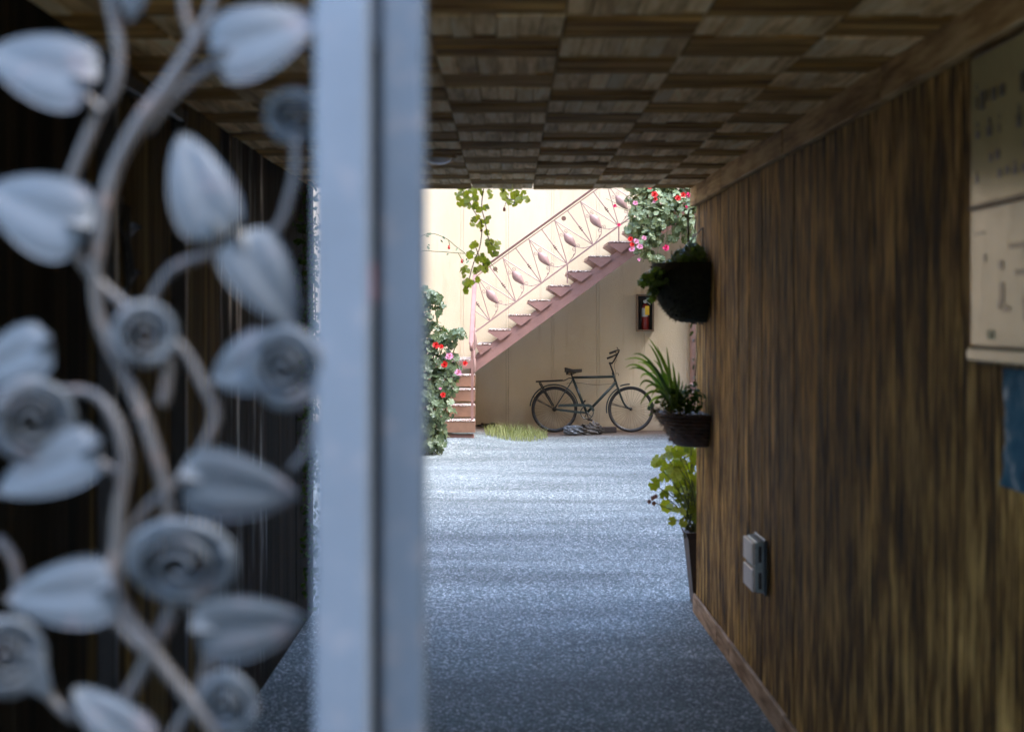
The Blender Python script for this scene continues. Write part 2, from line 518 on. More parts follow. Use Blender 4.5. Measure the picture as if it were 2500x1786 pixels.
def inst(name, me, parent, loc, rot=None, scale=1.0):
    """a part sharing its mesh; loc in world space"""
    o = bpy.data.objects.new(name, me)
    o.location = Vector(loc) - (ROOT[parent.name] if parent else Vector())
    if rot is not None:
        if isinstance(rot, Quaternion):
            o.rotation_mode = 'QUATERNION'
            o.rotation_quaternion = rot
        else:
            o.rotation_euler = rot
    o.scale = (scale,) * 3 if not hasattr(scale, '__len__') else scale
    col.objects.link(o)
    if parent:
        o.parent = parent
        ROOT[o.name] = Vector(loc)
    return o


def smooth_path(pts, n=6):
    """Catmull-Rom through pts"""
    pts = [Vector(p) for p in pts]
    q = [pts[0] * 2 - pts[1]] + pts + [pts[-1] * 2 - pts[-2]]
    out = []
    for i in range(1, len(q) - 2):
        for k in range(n):
            t = k / n
            a, b, c, d = q[i - 1], q[i], q[i + 1], q[i + 2]
            out.append(0.5 * ((2 * b) + (c - a) * t + (2 * a - 5 * b + 4 * c - d) * t * t + (3 * b - a - 3 * c + d) * t ** 3))
    out.append(pts[-1])
    return out


# ------------------------------------------------------------------ dimensions of the place
D1 = 9.47            # far mouth of the passage
DB = 24.73           # back wall of the courtyard
CEIL = 2.453         # passage ceiling
XL = -1.1245         # left wall of the passage
SLOPE = 0.01025      # the right wall runs slightly askew


def xr(y):
    return 1.0915 + SLOPE * (D1 - y)


# ------------------------------------------------------------------ ground
def ground_z(x, y):
    z = 0.012 * math.sin(y * 1.9 + 0.5 * math.sin(x * 0.8)) * min(1, max(0, (y - 9) / 2)) * min(1, max(0, (23.5 - y)))
    z += 0.006 * math.sin(x * 2.3 + y * 0.7) * (1 if 1 < y < 24 else 0)
    k = min(1, max(0, (0.15 - x) / 0.7)) * min(1, max(0, (y - 20.9) / 0.9)) if y < 30 and x > -8 else 0
    k = k * k * (3 - 2 * k)
    return z * (1 - k) + 0.085 * k


xs = [-160, -60, -25] + list(np.arange(-12, 12.01, 0.15)) + [25, 60, 160]
ys = [-160, -60, -25, -12, -5] + list(np.arange(-2, 26.01, 0.15)) + [35, 60, 160]
g = MB()
g.v = [(x, y, ground_z(x, y)) for y in ys for x in xs]
nx = len(xs)
g.f = [(j * nx + i, j * nx + i + 1, (j + 1) * nx + i + 1, (j + 1) * nx + i) for j in range(len(ys) - 1) for i in range(nx - 1)]
tag(g.build('ground', M['ground'], None, True), 'pale speckled exposed aggregate paving running from the passage into the courtyard', None, None, 'structure')

# ------------------------------------------------------------------ the building the passage runs through
pb = thing('passage_building', 'rendered building mass that the passage runs through', 'building', (0, 1.6, 0))  # real building; unseen upper height raised to cut front sky light in the courtyard
MB().box((-6.6, 5.5, 7.0), (10.9, 7.8, 14.0)).build('wall', M['facade'], pb)
MB().box((6.65, 5.5, 7.0), (10.8, 7.8, 14.0)).build('wall', M['facade'], pb)
MB().box((0.05, 5.5, 8.26), (2.4, 7.79, 11.45)).build('wall', M['facade'], pb)
sw = thing('shade_wing', 'unseen wing added beside the street entrance to shade the gate', 'building', (2.6, 0, 0))  # added out of view to keep sun off the gate
MB().box((7.3, -5.3, 2.4), (9.4, 13.0, 4.8)).build('wall', M['facade'], sw)

ob_ = thing('street_sky_block', 'unseen block added across the street to cut low sky light on the gate', 'building', (0, -10, 0))  # added out of view so the gate is lit from above
MB().box((0, -13.0, 2.6), (40, 6.0, 5.2)).build('wall', M['facade'], ob_)

# ceiling of parquet tiles
ceil = thing('passage_ceiling', 'low wooden ceiling of square parquet tiles over the passage', None, (0, D1, CEIL), kind='structure')
MB().box((-0.03, (D1 + 1.62) / 2, CEIL + 0.045), (2.4, D1 - 1.62, 0.03)).build('ceiling_board', M['trim'], ceil)
TX, TY, NS = 0.3475, 0.3197, 6


def slat_mesh(name, lx, ly, mat):
    m = MB()
    b = 0.0025
    x, y = lx / 2 - 0.0008, ly / 2 - 0.0008
    z0, z1 = -0.009, 0.007
    v = [(-x, -y, z1), (x, -y, z1), (x, y, z1), (-x, y, z1), (-x, -y, z0 + b), (x, -y, z0 + b), (x, y, z0 + b), (-x, y, z0 + b),
         (-x + b, -y + b, z0), (x - b, -y + b, z0), (x - b, y - b, z0), (-x + b, y - b, z0)]
    f = [(0, 1, 2, 3)]
    for lv in (0, 4):
        for i in range(4):
            j = (i + 1) % 4
            f.append((lv + i, lv + 4 + i, lv + 4 + j, lv + j))
    f.append((8, 11, 10, 9))
    m.add(v, f)
    return m, m.mesh(name, mat)


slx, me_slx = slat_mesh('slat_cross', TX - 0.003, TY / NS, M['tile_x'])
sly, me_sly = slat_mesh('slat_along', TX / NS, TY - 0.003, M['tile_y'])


def slat_offsets(along):
    o = []
    for k in range(NS):
        t = (k + 0.5) / NS - 0.5
        dz = uni(-0.003, 0.004)
        o.append((t * TX if along else 0, 0 if along else t * TY, dz, R(uni(-1.6, 1.6)), R(uni(-1.6, 1.6))))
    return o


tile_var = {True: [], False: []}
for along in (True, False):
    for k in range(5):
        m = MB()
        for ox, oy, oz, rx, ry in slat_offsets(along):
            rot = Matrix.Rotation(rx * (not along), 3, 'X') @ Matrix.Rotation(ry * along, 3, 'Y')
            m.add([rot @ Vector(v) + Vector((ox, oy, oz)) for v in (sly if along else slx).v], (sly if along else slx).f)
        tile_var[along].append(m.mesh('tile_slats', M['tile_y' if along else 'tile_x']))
back_me = MB().box((0, 0, 0.017), (TX - 0.004, TY - 0.004, 0.016)).mesh('tile_back', M['trim'])
X0 = -0.2036
tiles = []
for r in range(24):
    for c in range(-3, 4):
        tiles.append((r, c))
# nearest visible tiles get their slats one by one
vis = sorted([t for t in tiles if D1 - (t[0] + 1) * TY > 3.7 and t[1] >= -1], key=lambda t: -t[0])[:49]
vis = set(vis)
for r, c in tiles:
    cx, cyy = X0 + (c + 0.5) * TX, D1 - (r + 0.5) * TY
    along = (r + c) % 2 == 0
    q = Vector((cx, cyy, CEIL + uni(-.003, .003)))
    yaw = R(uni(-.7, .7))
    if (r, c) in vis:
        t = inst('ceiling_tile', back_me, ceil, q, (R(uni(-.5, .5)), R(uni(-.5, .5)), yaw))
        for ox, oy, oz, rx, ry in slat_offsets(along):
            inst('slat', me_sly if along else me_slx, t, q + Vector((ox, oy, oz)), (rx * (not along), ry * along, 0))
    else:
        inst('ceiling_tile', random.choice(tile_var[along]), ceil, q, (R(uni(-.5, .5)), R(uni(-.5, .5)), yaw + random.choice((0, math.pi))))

# round ceiling light
cl = thing('ceiling_light', 'small white round ceiling light set flush in the parquet ceiling', 'ceiling light', P(1072, 374, 7.6))
cz = CEIL - 0.012
cx_, cy_ = P(1072, 374, 7.6).x, EYE and 7.58
MB().lathe([(0.001, -0.034), (0.03, -0.031), (0.052, -0.02), (0.062, 0.0), (0.062, 0.006)], (cx_, cy_, cz), 24).build('diffuser', M['bulb_glass'], cl, True)
MB().lathe([(0.063, -0.006), (0.078, -0.006), (0.082, 0.0), (0.082, 0.008)], (cx_, cy_, cz), 20).build('ring', M['trim'], cl, True)

# ------------------------------------------------------------------ right wall, slightly askew: built in its own frame
RW = Vector((1.0915, D1, 0))
RA = math.atan(SLOPE)      # rotation about z


def W(x, y, z):
    """point of the right wall's frame: x into the wall, y along it (0 at the far mouth, negative towards the street)"""
    return RW + Matrix.Rotation(RA, 3, 'Z') @ Vector((x, y, z))


rotw = Matrix.Rotation(RA, 3, 'Z')
rw = thing('panelled_wall', 'right passage wall clad in rough brown vertical boards', 'wall', RW)
y = 0.0
while y > -7.85:
    wd = uni(0.13, 0.24)
    pr = uni(-0.0012, 0.0012)
    MB().box(W(0.02 + pr, y - wd / 2, 1.225), (0.04, wd - 0.004, 2.45), rotw, 0.003).build('board', M['panel_wood'], rw)
    y -= wd
MB().box(W(0.085, -3.92, 1.22), (0.06, 7.8, 2.44), rotw).build('backing', M['black'], rw)
MB().box(W(0.075, 0.012, 1.22), (0.14, 0.022, 2.44), rotw).build('end_board', M['panel_wood'], rw)
for a, b in zip([0, 0.31, 0.75, 1.27, 3.0, 4.62, 6.3], [0.31, 0.75, 1.27, 3.0, 4.62, 6.3, 7.8]):
    dz = uni(-0.003, 0.003)
    MB().box(W(-0.02 + uni(-0.002, 0.002), -(a + b) / 2, 2.397 + dz), (0.036, b - a - 0.006, 0.112), rotw, 0.004).build('ceiling_trim', M['trim'], rw)
for a, b in zip([0, 0.98, 1.42, 2.9, 4.9], [0.98, 1.42, 2.9, 4.9, 7.8]):
    MB().box(W(-0.0105 + uni(-0.002, 0.002), -(a + b) / 2, 0.055), (0.017, b - a - 0.005, 0.108), rotw, 0.003).build('skirting_board', M['skirt'], rw)

# ------------------------------------------------------------------ left wall: glossy dark panels that mirror the courtyard
lw = thing('dark_wall', 'left passage wall of glossy dark boards behind the gate ironwork', 'wall', (XL, D1, 0))
y = D1
while y > 1.75:
    wd = min(uni(0.28, 0.42), y - 1.6)
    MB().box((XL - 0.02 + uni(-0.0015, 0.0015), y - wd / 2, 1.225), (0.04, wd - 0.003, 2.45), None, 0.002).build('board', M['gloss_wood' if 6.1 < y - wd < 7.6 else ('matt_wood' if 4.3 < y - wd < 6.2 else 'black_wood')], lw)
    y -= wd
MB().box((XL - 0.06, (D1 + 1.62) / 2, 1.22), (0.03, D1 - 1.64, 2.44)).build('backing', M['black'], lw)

# ------------------------------------------------------------------ courtyard back wall
bw = thing('courtyard_wall', 'tall cream stucco wall of wide panels behind the staircase', 'wall', (0, DB, 0))
PW = 0.683
for i in range(-17, 19):
    x0 = -0.686 + PW * i
    MB().box((x0 + PW / 2, DB + 0.05 + uni(-0.001, 0.001), 3.6), (PW - 0.041, 0.1, 7.2), None, 0.0015).build('panel', M['stucco'], bw)
    MB().box((x0, DB + 0.052, 3.6), (0.036, 0.1, 7.2), None, 0.0015).build('batten', M['stucco'], bw)
MB().box((0, DB + 0.14, 3.6), (25, 0.06, 7.2)).build('backing', M['cab_in'], bw)
for sx, nm in ((-1, 'courtyard side wall to the left of the staircase'), (1, 'courtyard side wall to the right of the downpipe')):
    t = thing('side_wall', 'unseen ochre bounce ' + nm, 'wall', (sx * 7.2, 17, 0))  # unseen walls, raised and tinted to bounce warm light under the stairs
    MB().box((sx * 7.3, 17.1, 5.0), (0.2, 15.2, 10.0)).build('wall_face', M['warm_render'], t)

# downpipe
dp = thing('downpipe', 'pink downpipe running down the cream wall beside the boarded passage wall', 'pipe', (2.79, DB - 0.07, 0))
MB().tube([(2.79, DB - 0.07, 0.02), (2.79, DB - 0.07, 6.9)], 0.046, 14).build('pipe', M['pipe'], dp, True)
for z in (0.7, 2.1, 3.5):
    MB().tube([(2.79, DB - 0.07, z - 0.02), (2.79, DB - 0.07, z + 0.02)], 0.053, 14).build('bracket', M['pipe'], dp, True)

# ------------------------------------------------------------------ staircase
DS = 23.25            # front plane of the upper flight
SW = 1.38             # its width


def S(px, py, dy=0.0):
    q = P(px, py, DS)
    q.y += dy
    return q


st = thing('staircase', 'dusty pink steel staircase with open treads climbing the cream wall', 'staircase', (-0.4, 22.0, 0.08))
E = Vector((0, SW, 0))
for i in range(14):
    xr_, yt = 1199 + 49.0 * i, 839.9 - 35.7 * i
    a, b, tip = S(xr_ - 56.5, yt + 2.5), S(xr_, yt + 2.5), S(xr_ - 25.5, yt + 27)
    if i == 0:
        a = S(1163, yt + 2.5)
    t = MB().prism([a, S(xr_ - 57.5 if i else 1162, yt + 6), tip, S(xr_ + 1, yt + 7), b], E).build('tread', M['pink'], st)
    ztop = a.z
    cxm = (a.x + b.x) / 2
    m = MB().box((cxm, DS + SW / 2, ztop + 0.013), (b.x - a.x - 0.006, SW - 0.006, 0.022), None, 0.008)
    # rough broken front lip of the aggregate
    for k in range(9):
        m.box((a.x + (b.x - a.x) * (k + 0.5) / 9, DS + 0.004, ztop + 0.008 + uni(-.003, .006)), ((b.x - a.x) / 9 * uni(.7, 1.2), 0.02, 0.014), None, 0.004)
    m.build('tread_top', M['aggr'], t)
# stringers, front and back
for dy in (0.035, SW - 0.1):
    A = [S(1161, 866.5, dy), S(1161, 907, dy), S(1161 + 700, 907 - 700 * 0.731, dy), S(1161 + 700, 866.5 - 700 * 0.733, dy)]
    MB().prism(A, (0, 0.06, 0)).build('stringer', M['pink'], st)
# landing
LX0, LX1 = -1.62, S(1162, 0).x
MB().box(((LX0 + LX1) / 2, DS + SW / 2 - 0.03, 1.035), (LX1 - LX0, SW + 0.1, 0.11), None, 0.006).build('landing', M['pink'], st)
MB().box(((LX0 + LX1) / 2, DS + SW / 2 - 0.03, 1.1), (LX1 - LX0 - .01, SW + 0.09, 0.02), None, 0.006).build('landing_top', M['aggr'], st)
for x, y in ((LX0 + 0.1, DS + 0.1), (LX1 - 0.08, DS + 1.25), (LX0 + 0.1, DS + 1.25)):
    MB().box((x, y, 0.53), (0.07, 0.07, 0.9), None, 0.005).build('landing_post', M['pink'], st)
# lower flight, coming towards the street
LT = [(22.0, 0.325), (22.29, 0.515), (22.58, 0.715), (22.87, 0.905)]
for (yf, zt) in LT:
    xa, xb = LX0, -0.435 * yf / 22.0
    poly = [(xa, yf, zt - 0.02), (xa, yf, zt - 0.055), (xa, yf + 0.13, zt - 0.165), (xa, yf + 0.31, zt - 0.055), (xa, yf + 0.31, zt - 0.02)]
    poly[1] = (xa, yf - 0.004, zt - 0.05)
    t = MB().prism([(x, y_, z) for x, y_, z in [(xa, yf, zt - .02), (xa, yf + .012, zt - .165), (xa, yf + .12, zt - .175), (xa, yf + .31, zt - .06), (xa, yf + .31, zt - .02)]], (xb - xa, 0, 0)).build('tread', M['tread_tan'], st)
    m = MB().box(((xa + xb) / 2, yf + 0.155, zt - 0.009), (xb - xa - .006, 0.308, 0.024), None, 0.008)
    for k in range(18):
        m.box((xa + (xb - xa) * (k + .5) / 18, yf + .004, zt - .012 + uni(-.004, .004)), ((xb - xa) / 18 * uni(.7, 1.2), .02, .018), None, .005)
    m.build('tread_top', M['aggr'], t)
MB().prism([(-0.95, 22.05, 0.06), (-0.95, 22.3, 0.06), (-0.95, 23.3, 0.80), (-0.95, 23.3, 0.98), (-0.95, 22.05, 0.17)], (0.09, 0, 0)).build('stringer', M['pink'], st)
MB().box((-0.66, 22.15, 0.10), (0.42, 0.2, 0.05), None, .006).build('foot_plate', M['pink'], st)
# railing of the upper flight
rl = 0.02


def SR(px, py):
    return S(px, py, rl)


SL = -0.728
hr0, hr1 = (1156, 671), (1156 + 700, 671 + 700 * -0.7215)
MB().bar(SR(*hr0), SR(*hr1), 0.06, 0.03, bev=0.006).build('handrail', M['handrail'], st)
MB().bar(SR(1160, 676.5), SR(1860, 676.5 + 700 * -.7215), 0.025, 0.014).build('rail_channel', M['pink'], st)
MB().bar(SR(1160, 810), SR(1860, 810 + 700 * -.7365), 0.022, 0.022, bev=.003).build('bottom_rail', M['pale_iron'], st)
MB().box(S(1157.5, 774, rl), (0.036, 0.036, 1.2), None, 0.004).build('newel_post', M['pink'], st)


def N_(k):
    return (1196.8 + 62.85 * k, 783.3 - 46.4 * k)


def T_(k):
    return (1228.0 + 63.2 * k, 630.0 - 46.0 * k)


def M_(k):
    a, b = T_(k), T_(k - 1)
    return ((a[0] + b[0]) / 2, (a[1] + b[1]) / 2 - 1)


def spiral(px, py, r0, a0, turns, sgn):
    pts = []
    for i in range(15):
        t = i / 14
        an = a0 + sgn * t * turns * 2 * math.pi
        rr = r0 * (1 - 0.82 * t)
        pts.append((px + rr * math.cos(an), py + rr * math.sin(an)))
    return pts


def ornament_leaf():
    """pointed oval pressed sheet, long axis along local -z, centre at origin"""
    m = MB()
    L, Wd = 0.128, 0.062
    nu, nv = 12, 8
    for side in (-1, 1):
        vv = []
        for i in range(nu + 1):
            t = i / nu
            hw = Wd * math.sin(math.pi * t) ** 0.75 * (1.0 + 0.12 * math.sin(2 * math.pi * t))
            for j in range(nv + 1):
                s = j / nv * 2 - 1
                vv.append((s * hw, side * (0.028 * (1 - s * s) * math.sin(math.pi * t) ** .8 + .002), L * (1 - 2 * t)))
        ff = []
        for i in range(nu):
            for j in range(nv):
                q = (i * (nv + 1) + j, i * (nv + 1) + j + 1, (i + 1) * (nv + 1) + j + 1, (i + 1) * (nv + 1) + j)
                ff.append(q if side < 0 else q[::-1])
        m.add(vv, ff)
    return m.mesh('ornament_leaf', M['pale_iron'], True)


orn = ornament_leaf()
LEAF_DIR = math.atan2(140, 160)
for k in range(-1, 8):
    n = N_(k)
    # three bars fan out from each node of the bottom rail
    for tp, collar in ((T_(k - 2), False), (M_(k - 1), True), (T_(k - 1), False)):
        a, b = Vector(tp), Vector(n)
        if a.x < 1158:
            if b.x < 1165:
                continue
            f = (1158 - a.x) / (b.x - a.x)
            a = a + (b - a) * f
        if b.x < 1160:
            continue
        bl = MB().tube([SR(*a), SR(*b)], 0.0075 if not collar else 0.0095, 6).build('baluster', M['pale_iron'], st)
        if collar:
            c_ = Vector(tp) * 0.48 + Vector(n) * 0.52
            d = (Vector(n) - Vector(tp)).normalized()
            m = MB()
            for o_ in (-5, 0, 5):
                p0, p1 = c_ + d * (o_ - 1.5), c_ + d * (o_ + 1.5)
                m.tube([SR(*p0), SR(*p1)], 0.021 if o_ == 0 else 0.016, 8)
            m.build('collar', M['handrail'], bl)
    # pressed leaf hanging under each top node
    tk = Vector(T_(k))
    c_ = tk + Vector((37, 48))
    if c_.x > 1163:
        lf = inst('leaf_ornament', orn, st, SR(*c_), (0, -LEAF_DIR, 0))
        d = Vector((140, 160)).normalized()
        pn = Vector((d.y, -d.x))
        top, bot = c_ - d * 21, c_ + d * 21.5
        for sg in (-1, 1):
            for base, dirn in ((top, -1), (bot, 1)):
                cc = base + d * dirn * 2.5 + pn * sg * 6.2
                sp = spiral(cc.x, cc.y, 5.6, math.atan2(base.y - cc.y, base.x - cc.x), 1.35, sg * dirn)
                MB().tube([SR(*q) for q in sp], 0.0045, 5).build('scroll', M['pale_iron'], st, True)
        for nd_, off, (q, dd) in ((Vector(N_(k + 2)), Vector((20, 3)), (bot + Vector((19, 3)), Vector((1, -.1)))),
                                  (Vector(N_(k + 1)), Vector((-2, 17)), (bot + Vector((-4.5, 19)), Vector((-.5, 1))))):
            pa = smooth_path([bot.to_3d(), (bot + off).to_3d(), nd_.to_3d()], 6)
            tn = MB().tube([SR(p_.x, p_.y) for p_ in pa], 0.005, 5).build('tendril', M['pale_iron'], st, True)
            MB().tube([SR(*(q - dd * 3)), SR(*q), SR(*(q + dd * 3))], [0.003, 0.011, 0.003], 6).build('bud', M['pale_iron'], tn, True)
        MB().tube([SR(*tk), SR(*top)], 0.007, 6).build('leaf_stalk', M['pale_iron'], st)
for k, ln in ((3, 47), (5, 48), (7, 45)):
    n = N_(k)
    MB().tube([SR(*n), SR(n[0], n[1] + ln)], 0.011, 6).build('rail_support', M['pale_iron'], st)
for px, py in ((1209, 656.5), (1376.5, 533)):
    MB().tube([S(px, py, .03), S(px, py, .055)], [0.034, 0.028], 14).build('rosette', M['handrail'], st)
# railing of the lower flight, seen almost end on
hA, hB = Vector((-0.46, DS + 0.0, 2.30)), Vector((-0.487, 22.0, 1.35))
MB().bar(hA, hB, 0.062, 0.03, bev=.006).build('handrail', M['pink'], st)
MB().tube([(-0.487, 22.0, 1.35), (-0.487, 21.94, 1.345), (-0.485, 21.91, 1.31), (-0.483, 21.93, 1.27), (-0.483, 21.97, 1.275)], 0.024, 8).build('scroll_end', M['pink'], st, True)
MB().bar((-0.475, 22.03, 1.32), (-0.475, 22.03, 0.315), 0.034, 0.034, up=(0, 1, 0)).build('newel_post', M['pink'], st)
MB().bar((-0.462, DS, 1.55), (-0.475, 22.05, 0.62), 0.02, 0.02).build('bottom_rail', M['pale_iron'], st)
for y_, z_ in ((22.75, 1.37), (22.35, 1.05)):
    inst('leaf_ornament', orn, st, (-0.455, y_, z_), (0, 0, R(90)))
for k in range(5):
    y_ = 22.1 + k * 0.24
    MB().tube([(-0.468, y_, 0.66 + (y_ - 22.05) * .77), (-0.468, y_ + 0.16, 1.36 + (y_ - 21.9) * .76)], 0.007, 5).build('baluster', M['pale_iron'], st)

# ------------------------------------------------------------------ fire extinguisher in its cabinet
CBW, CBH, CBD = 0.262, 0.555, 0.17
cc = P(1573, 763.5, DB)
ca = thing('extinguisher_cabinet', 'narrow bronze framed open cabinet fixed on the wall under the stairs', 'cabinet', cc)
x0, x1, z0, z1 = cc.x - CBW / 2, cc.x + CBW / 2, cc.z - CBH / 2, cc.z + CBH / 2
yb, yf = DB - 0.004, DB - CBD
MB().box((cc.x, yb - 0.006, cc.z), (CBW - .02, 0.012, CBH - .02)).build('back_panel', M['cab_in'], ca)
m = MB()
m.box((x0 + .006, (yb + yf) / 2, cc.z), (.012, yb - yf, CBH)).box((x1 - .006, (yb + yf) / 2, cc.z), (.012, yb - yf, CBH))
m.box((cc.x, (yb + yf) / 2 + .001, z0 + .006), (CBW - .026, yb - yf, .012)).box((cc.x, (yb + yf) / 2 + .001, z1 - .006), (CBW - .026, yb - yf, .012))
m.build('case', M['cab'], ca)
m = MB()
for a, d in (((x0 + .012, yf - .006, cc.z), (.028, .014, CBH + .008)), ((x1 - .012, yf - .006, cc.z), (.028, .014, CBH + .008)),
             ((cc.x, yf - .005, z0 + .012), (CBW - .05, .014, .028)), ((cc.x, yf - .005, z1 - .012), (CBW - .05, .014, .028))):
    m.box(a, d, None, .004)
m.build('frame', M['cab'], ca)
ex = thing('fire_extinguisher', 'red fire extinguisher with yellow tag standing inside the wall cabinet', 'fire extinguisher', (cc.x, DB - .09, z0 + .014))
ez = z0 + .014
exx, exy = cc.x + .008, DB - .095
MB().lathe([(0.001, 0), (.05, 0), (.055, .006), (.055, .34), (.05, .365), (.034, .39), (.018, .40), (.018, .415)], (exx, exy, ez), 20).build('cylinder', M['red_ext'], ex, True)
MB().lathe([(.0562, .205), (.0562, .335)], (exx, exy, ez), 16, R(170), R(310)).build('label', M['label'], ex, True)
MB().lathe([(.02, .405), (.022, .41), (.022, .44), (.012, .45), (.001, .452)], (exx, exy, ez), 12).build('valve', M['steel'], ex, True)
MB().bar((exx - .03, exy - .01, ez + .445), (exx + .055, exy - .02, ez + .475), .016, .008).build('lever', M['steel'], ex)
MB().bar((exx + .01, exy - .02, ez + .44), (exx + .075, exy - .03, ez + .385), .014, .007).build('handle', M['steel'], ex)
MB().tube([(exx - .02, exy - .03, ez + .432), (exx - .02, exy - .045, ez + .432)], .016, 12).build('gauge', M['label'], ex)
MB().tube([Vector(q) + Vector((exx, exy, ez)) for q in ((-.02, 0, .43), (-.065, -.01, .41), (-.08, -.01, .33), (-.07, -.01, .16), (-.06, -.01, .10))], [.008, .009, .009, .009, .012], 8).build('hose', M['black'], ex, True)
MB().box((exx + .022, exy - .064, ez + .30), (.064, .003, .135)).build('tag', M['yellow'], ex)

# ------------------------------------------------------------------ bicycle
KB = 0.000958


def B(zx, zy, y=0.0):
    return Vector(((zx - 1182) * KB, y, (1367 - zy) * KB))


bike_loc = Vector((1.264, 24.28, 0.004))
bk = thing('bicycle', 'old dark green roadster bicycle leaning on the wall under the stairs', 'bicycle', bike_loc, rot=(R(-9), 0, 0))
ROOT[bk.name] = Vector((0, 0, 0))      # its parts are modelled in the bicycle's own frame
WR = 0.342


def wheel(hx, hz, hubr):
    tyre = MB().tube([(math.cos(a) * (WR - .02), 0, math.sin(a) * (WR - .02)) for a in [2 * math.pi * i / 56 for i in range(56)]], .0205, 10, closed=True)
    o = inst('wheel', tyre.mesh('tyre', M['rubber'], True), bk, (hx, 0, hz))
    rim = MB()
    n = 56
    prof = [(WR - .032, -.015), (WR - .046, -.011), (WR - .05, 0), (WR - .046, .011), (WR - .032, .015)]
    vv, ff = [], []
    for i in range(n):
        a = 2 * math.pi * i / n
        vv += [(math.cos(a) * r, y, math.sin(a) * r) for r, y in prof]
    for i in range(n):
        j = (i + 1) % n
        for k in range(4):
            ff.append((i * 5 + k, j * 5 + k, j * 5 + k + 1, i * 5 + k + 1))
    rim.add(vv, ff)
    inst('rim', rim.mesh('rim', M['rim'], True), o, (hx, 0, hz))
    hub = MB().tube([(0, -.055, 0), (0, -.04, 0), (0, -.036, 0), (0, -.03, 0), (0, .03, 0), (0, .036, 0), (0, .04, 0), (0, .055, 0)], [.008, .008, hubr, hubr * .6, hubr * .6, hubr, .008, .008], 12)
    inst('hub', hub.mesh('hub', M['rim'], True), o, (hx, 0, hz))
    sp = [MB().tube([(0.0, s * .033, hubr * .8), (.06 * t, 0, WR - .045)], .0013, 4).mesh('spoke', M['rim']) for s in (-1, 1) for t in (-1, 1)]
    for i in range(32):
        inst('spoke', sp[i % 4], o, (hx, 0, hz), (0, 2 * math.pi * (i + 0.25 * (i % 2)) / 32, 0))
    return o


RH, FH = B(590, 1010), B(1775, 1008)
wheel(RH.x, WR, .033)
wheel(FH.x, WR, .02)
RH.z = FH.z = WR
BB = B(1092, 1068)
G_ = M['green_frame']
seat_t, seat_cl = B(868, 500), B(878, 535)
head_t, head_b = B(1500, 440), B(1556, 625)
fr = MB()
fr.tube([seat_cl, BB], .0205, 10)
fr.tube([B(880, 516), B(1512, 505)], .019, 10)
fr.tube([B(1548, 592), BB], .021, 10)
fr.tube([head_t, head_b], .019, 10)
for s in (-1, 1):
    fr.tube([B(882, 540, s * .015), Vector((RH.x, s * .05, RH.z))], .008, 8)
    fr.tube([BB + Vector((0, s * .03, 0)), Vector((RH.x, s * .05, RH.z))], .010, 8)
fr.tube([BB + Vector((0, -.04, 0)), BB + Vector((0, .04, 0))], .022, 12)
fr.build('frame', G_, bk, True)
fk = MB()
for s in (-1, 1):
    y0 = s * .045
    fk.tube(smooth_path([B(1562, 640, y0), B(1605, 760, y0), B(1650, 880, y0), B(1700, 965, y0), Vector((FH.x, s * .05, FH.z))], 4), [.013 - .0003 * i for i in range(17)], 8)
fk.tube([B(1560, 640, -.05), B(1560, 640, .05)], .017, 8)
fk.build('fork', G_, bk, True)
hb = MB()
hb.tube([B(1455, 292), B(1520, 470)], .013, 8)
hb.tube([B(1440, 290), B(1500, 292)], .015, 8)
for s in (-1, 1):
    hb.tube(smooth_path([B(1495, 290, 0), B(1530, 240, s * .09), B(1585, 135, s * .2), B(1570, 125, s * .26), B(1500, 150, s * .28), B(1432, 178, s * .28)], 5), .0115, 8)
hb.build('handlebar', M['black'], bk, True)
for s in (-1, 1):
    MB().tube([B(1530, 141, s * .28), B(1430, 180, s * .28)], .0165, 10).build('grip', M['leather'], bk, True)
    MB().tube(smooth_path([B(1580, 120, s * .22), B(1552, 75, s * .23)], 3), .006, 6).build('brake_lever', M['black'], bk, True)
# saddle
sd = MB()
nu, nv = 14, 10
vv = []
for i in range(nu + 1):
    t = i / nu
    x = B(750 + 270 * t, 0).x
    hw = 0.105 * (1 - t) ** 1.1 * math.sin(min(1, t * 5 + .25) * math.pi / 2) + 0.024
    if i in (0, nu):
        hw *= .55
    zt = B(0, 357 + 32 * min(1, (t * 2.1)) - 12 * max(0, t - .5)).z
    for j in range(nv + 1):
        s = j / nv * 2 - 1
        drop = (abs(s) ** 2.6) * 0.05 * (1.2 - .4 * t)
        vv.append((x, s * hw, zt - drop))
    for j in range(nv, -1, -1):
        s = j / nv * 2 - 1
        vv.append((x, s * hw * .9, zt - 0.055 * (1.2 - .4 * t)))
k2 = 2 * (nv + 1)
ff = [(i * k2 + j, i * k2 + (j + 1) % k2, (i + 1) * k2 + (j + 1) % k2, (i + 1) * k2 + j) for i in range(nu) for j in range(k2)]
ff += [tuple(range(k2)), tuple(range((nu + 1) * k2 - 1, nu * k2 - 1, -1))]
sd.add(vv, ff)
sa = sd.build('saddle', M['leather'], bk, True)
m = MB()
for s in (-1, 1):
    m.tube(smooth_path([B(785, 420, s * .03), B(800, 465, s * .03), B(880, 462, s * .02), B(985, 405, s * .012)], 4), .005, 6)
    m.tube([B(790, 425, s * .05), B(792, 470, s * .05)], .016, 8)
m.build('saddle_spring', M['black'], sa)
MB().tube([B(850, 440), seat_cl], .0125, 8).build('seat_post', M['black'], bk)


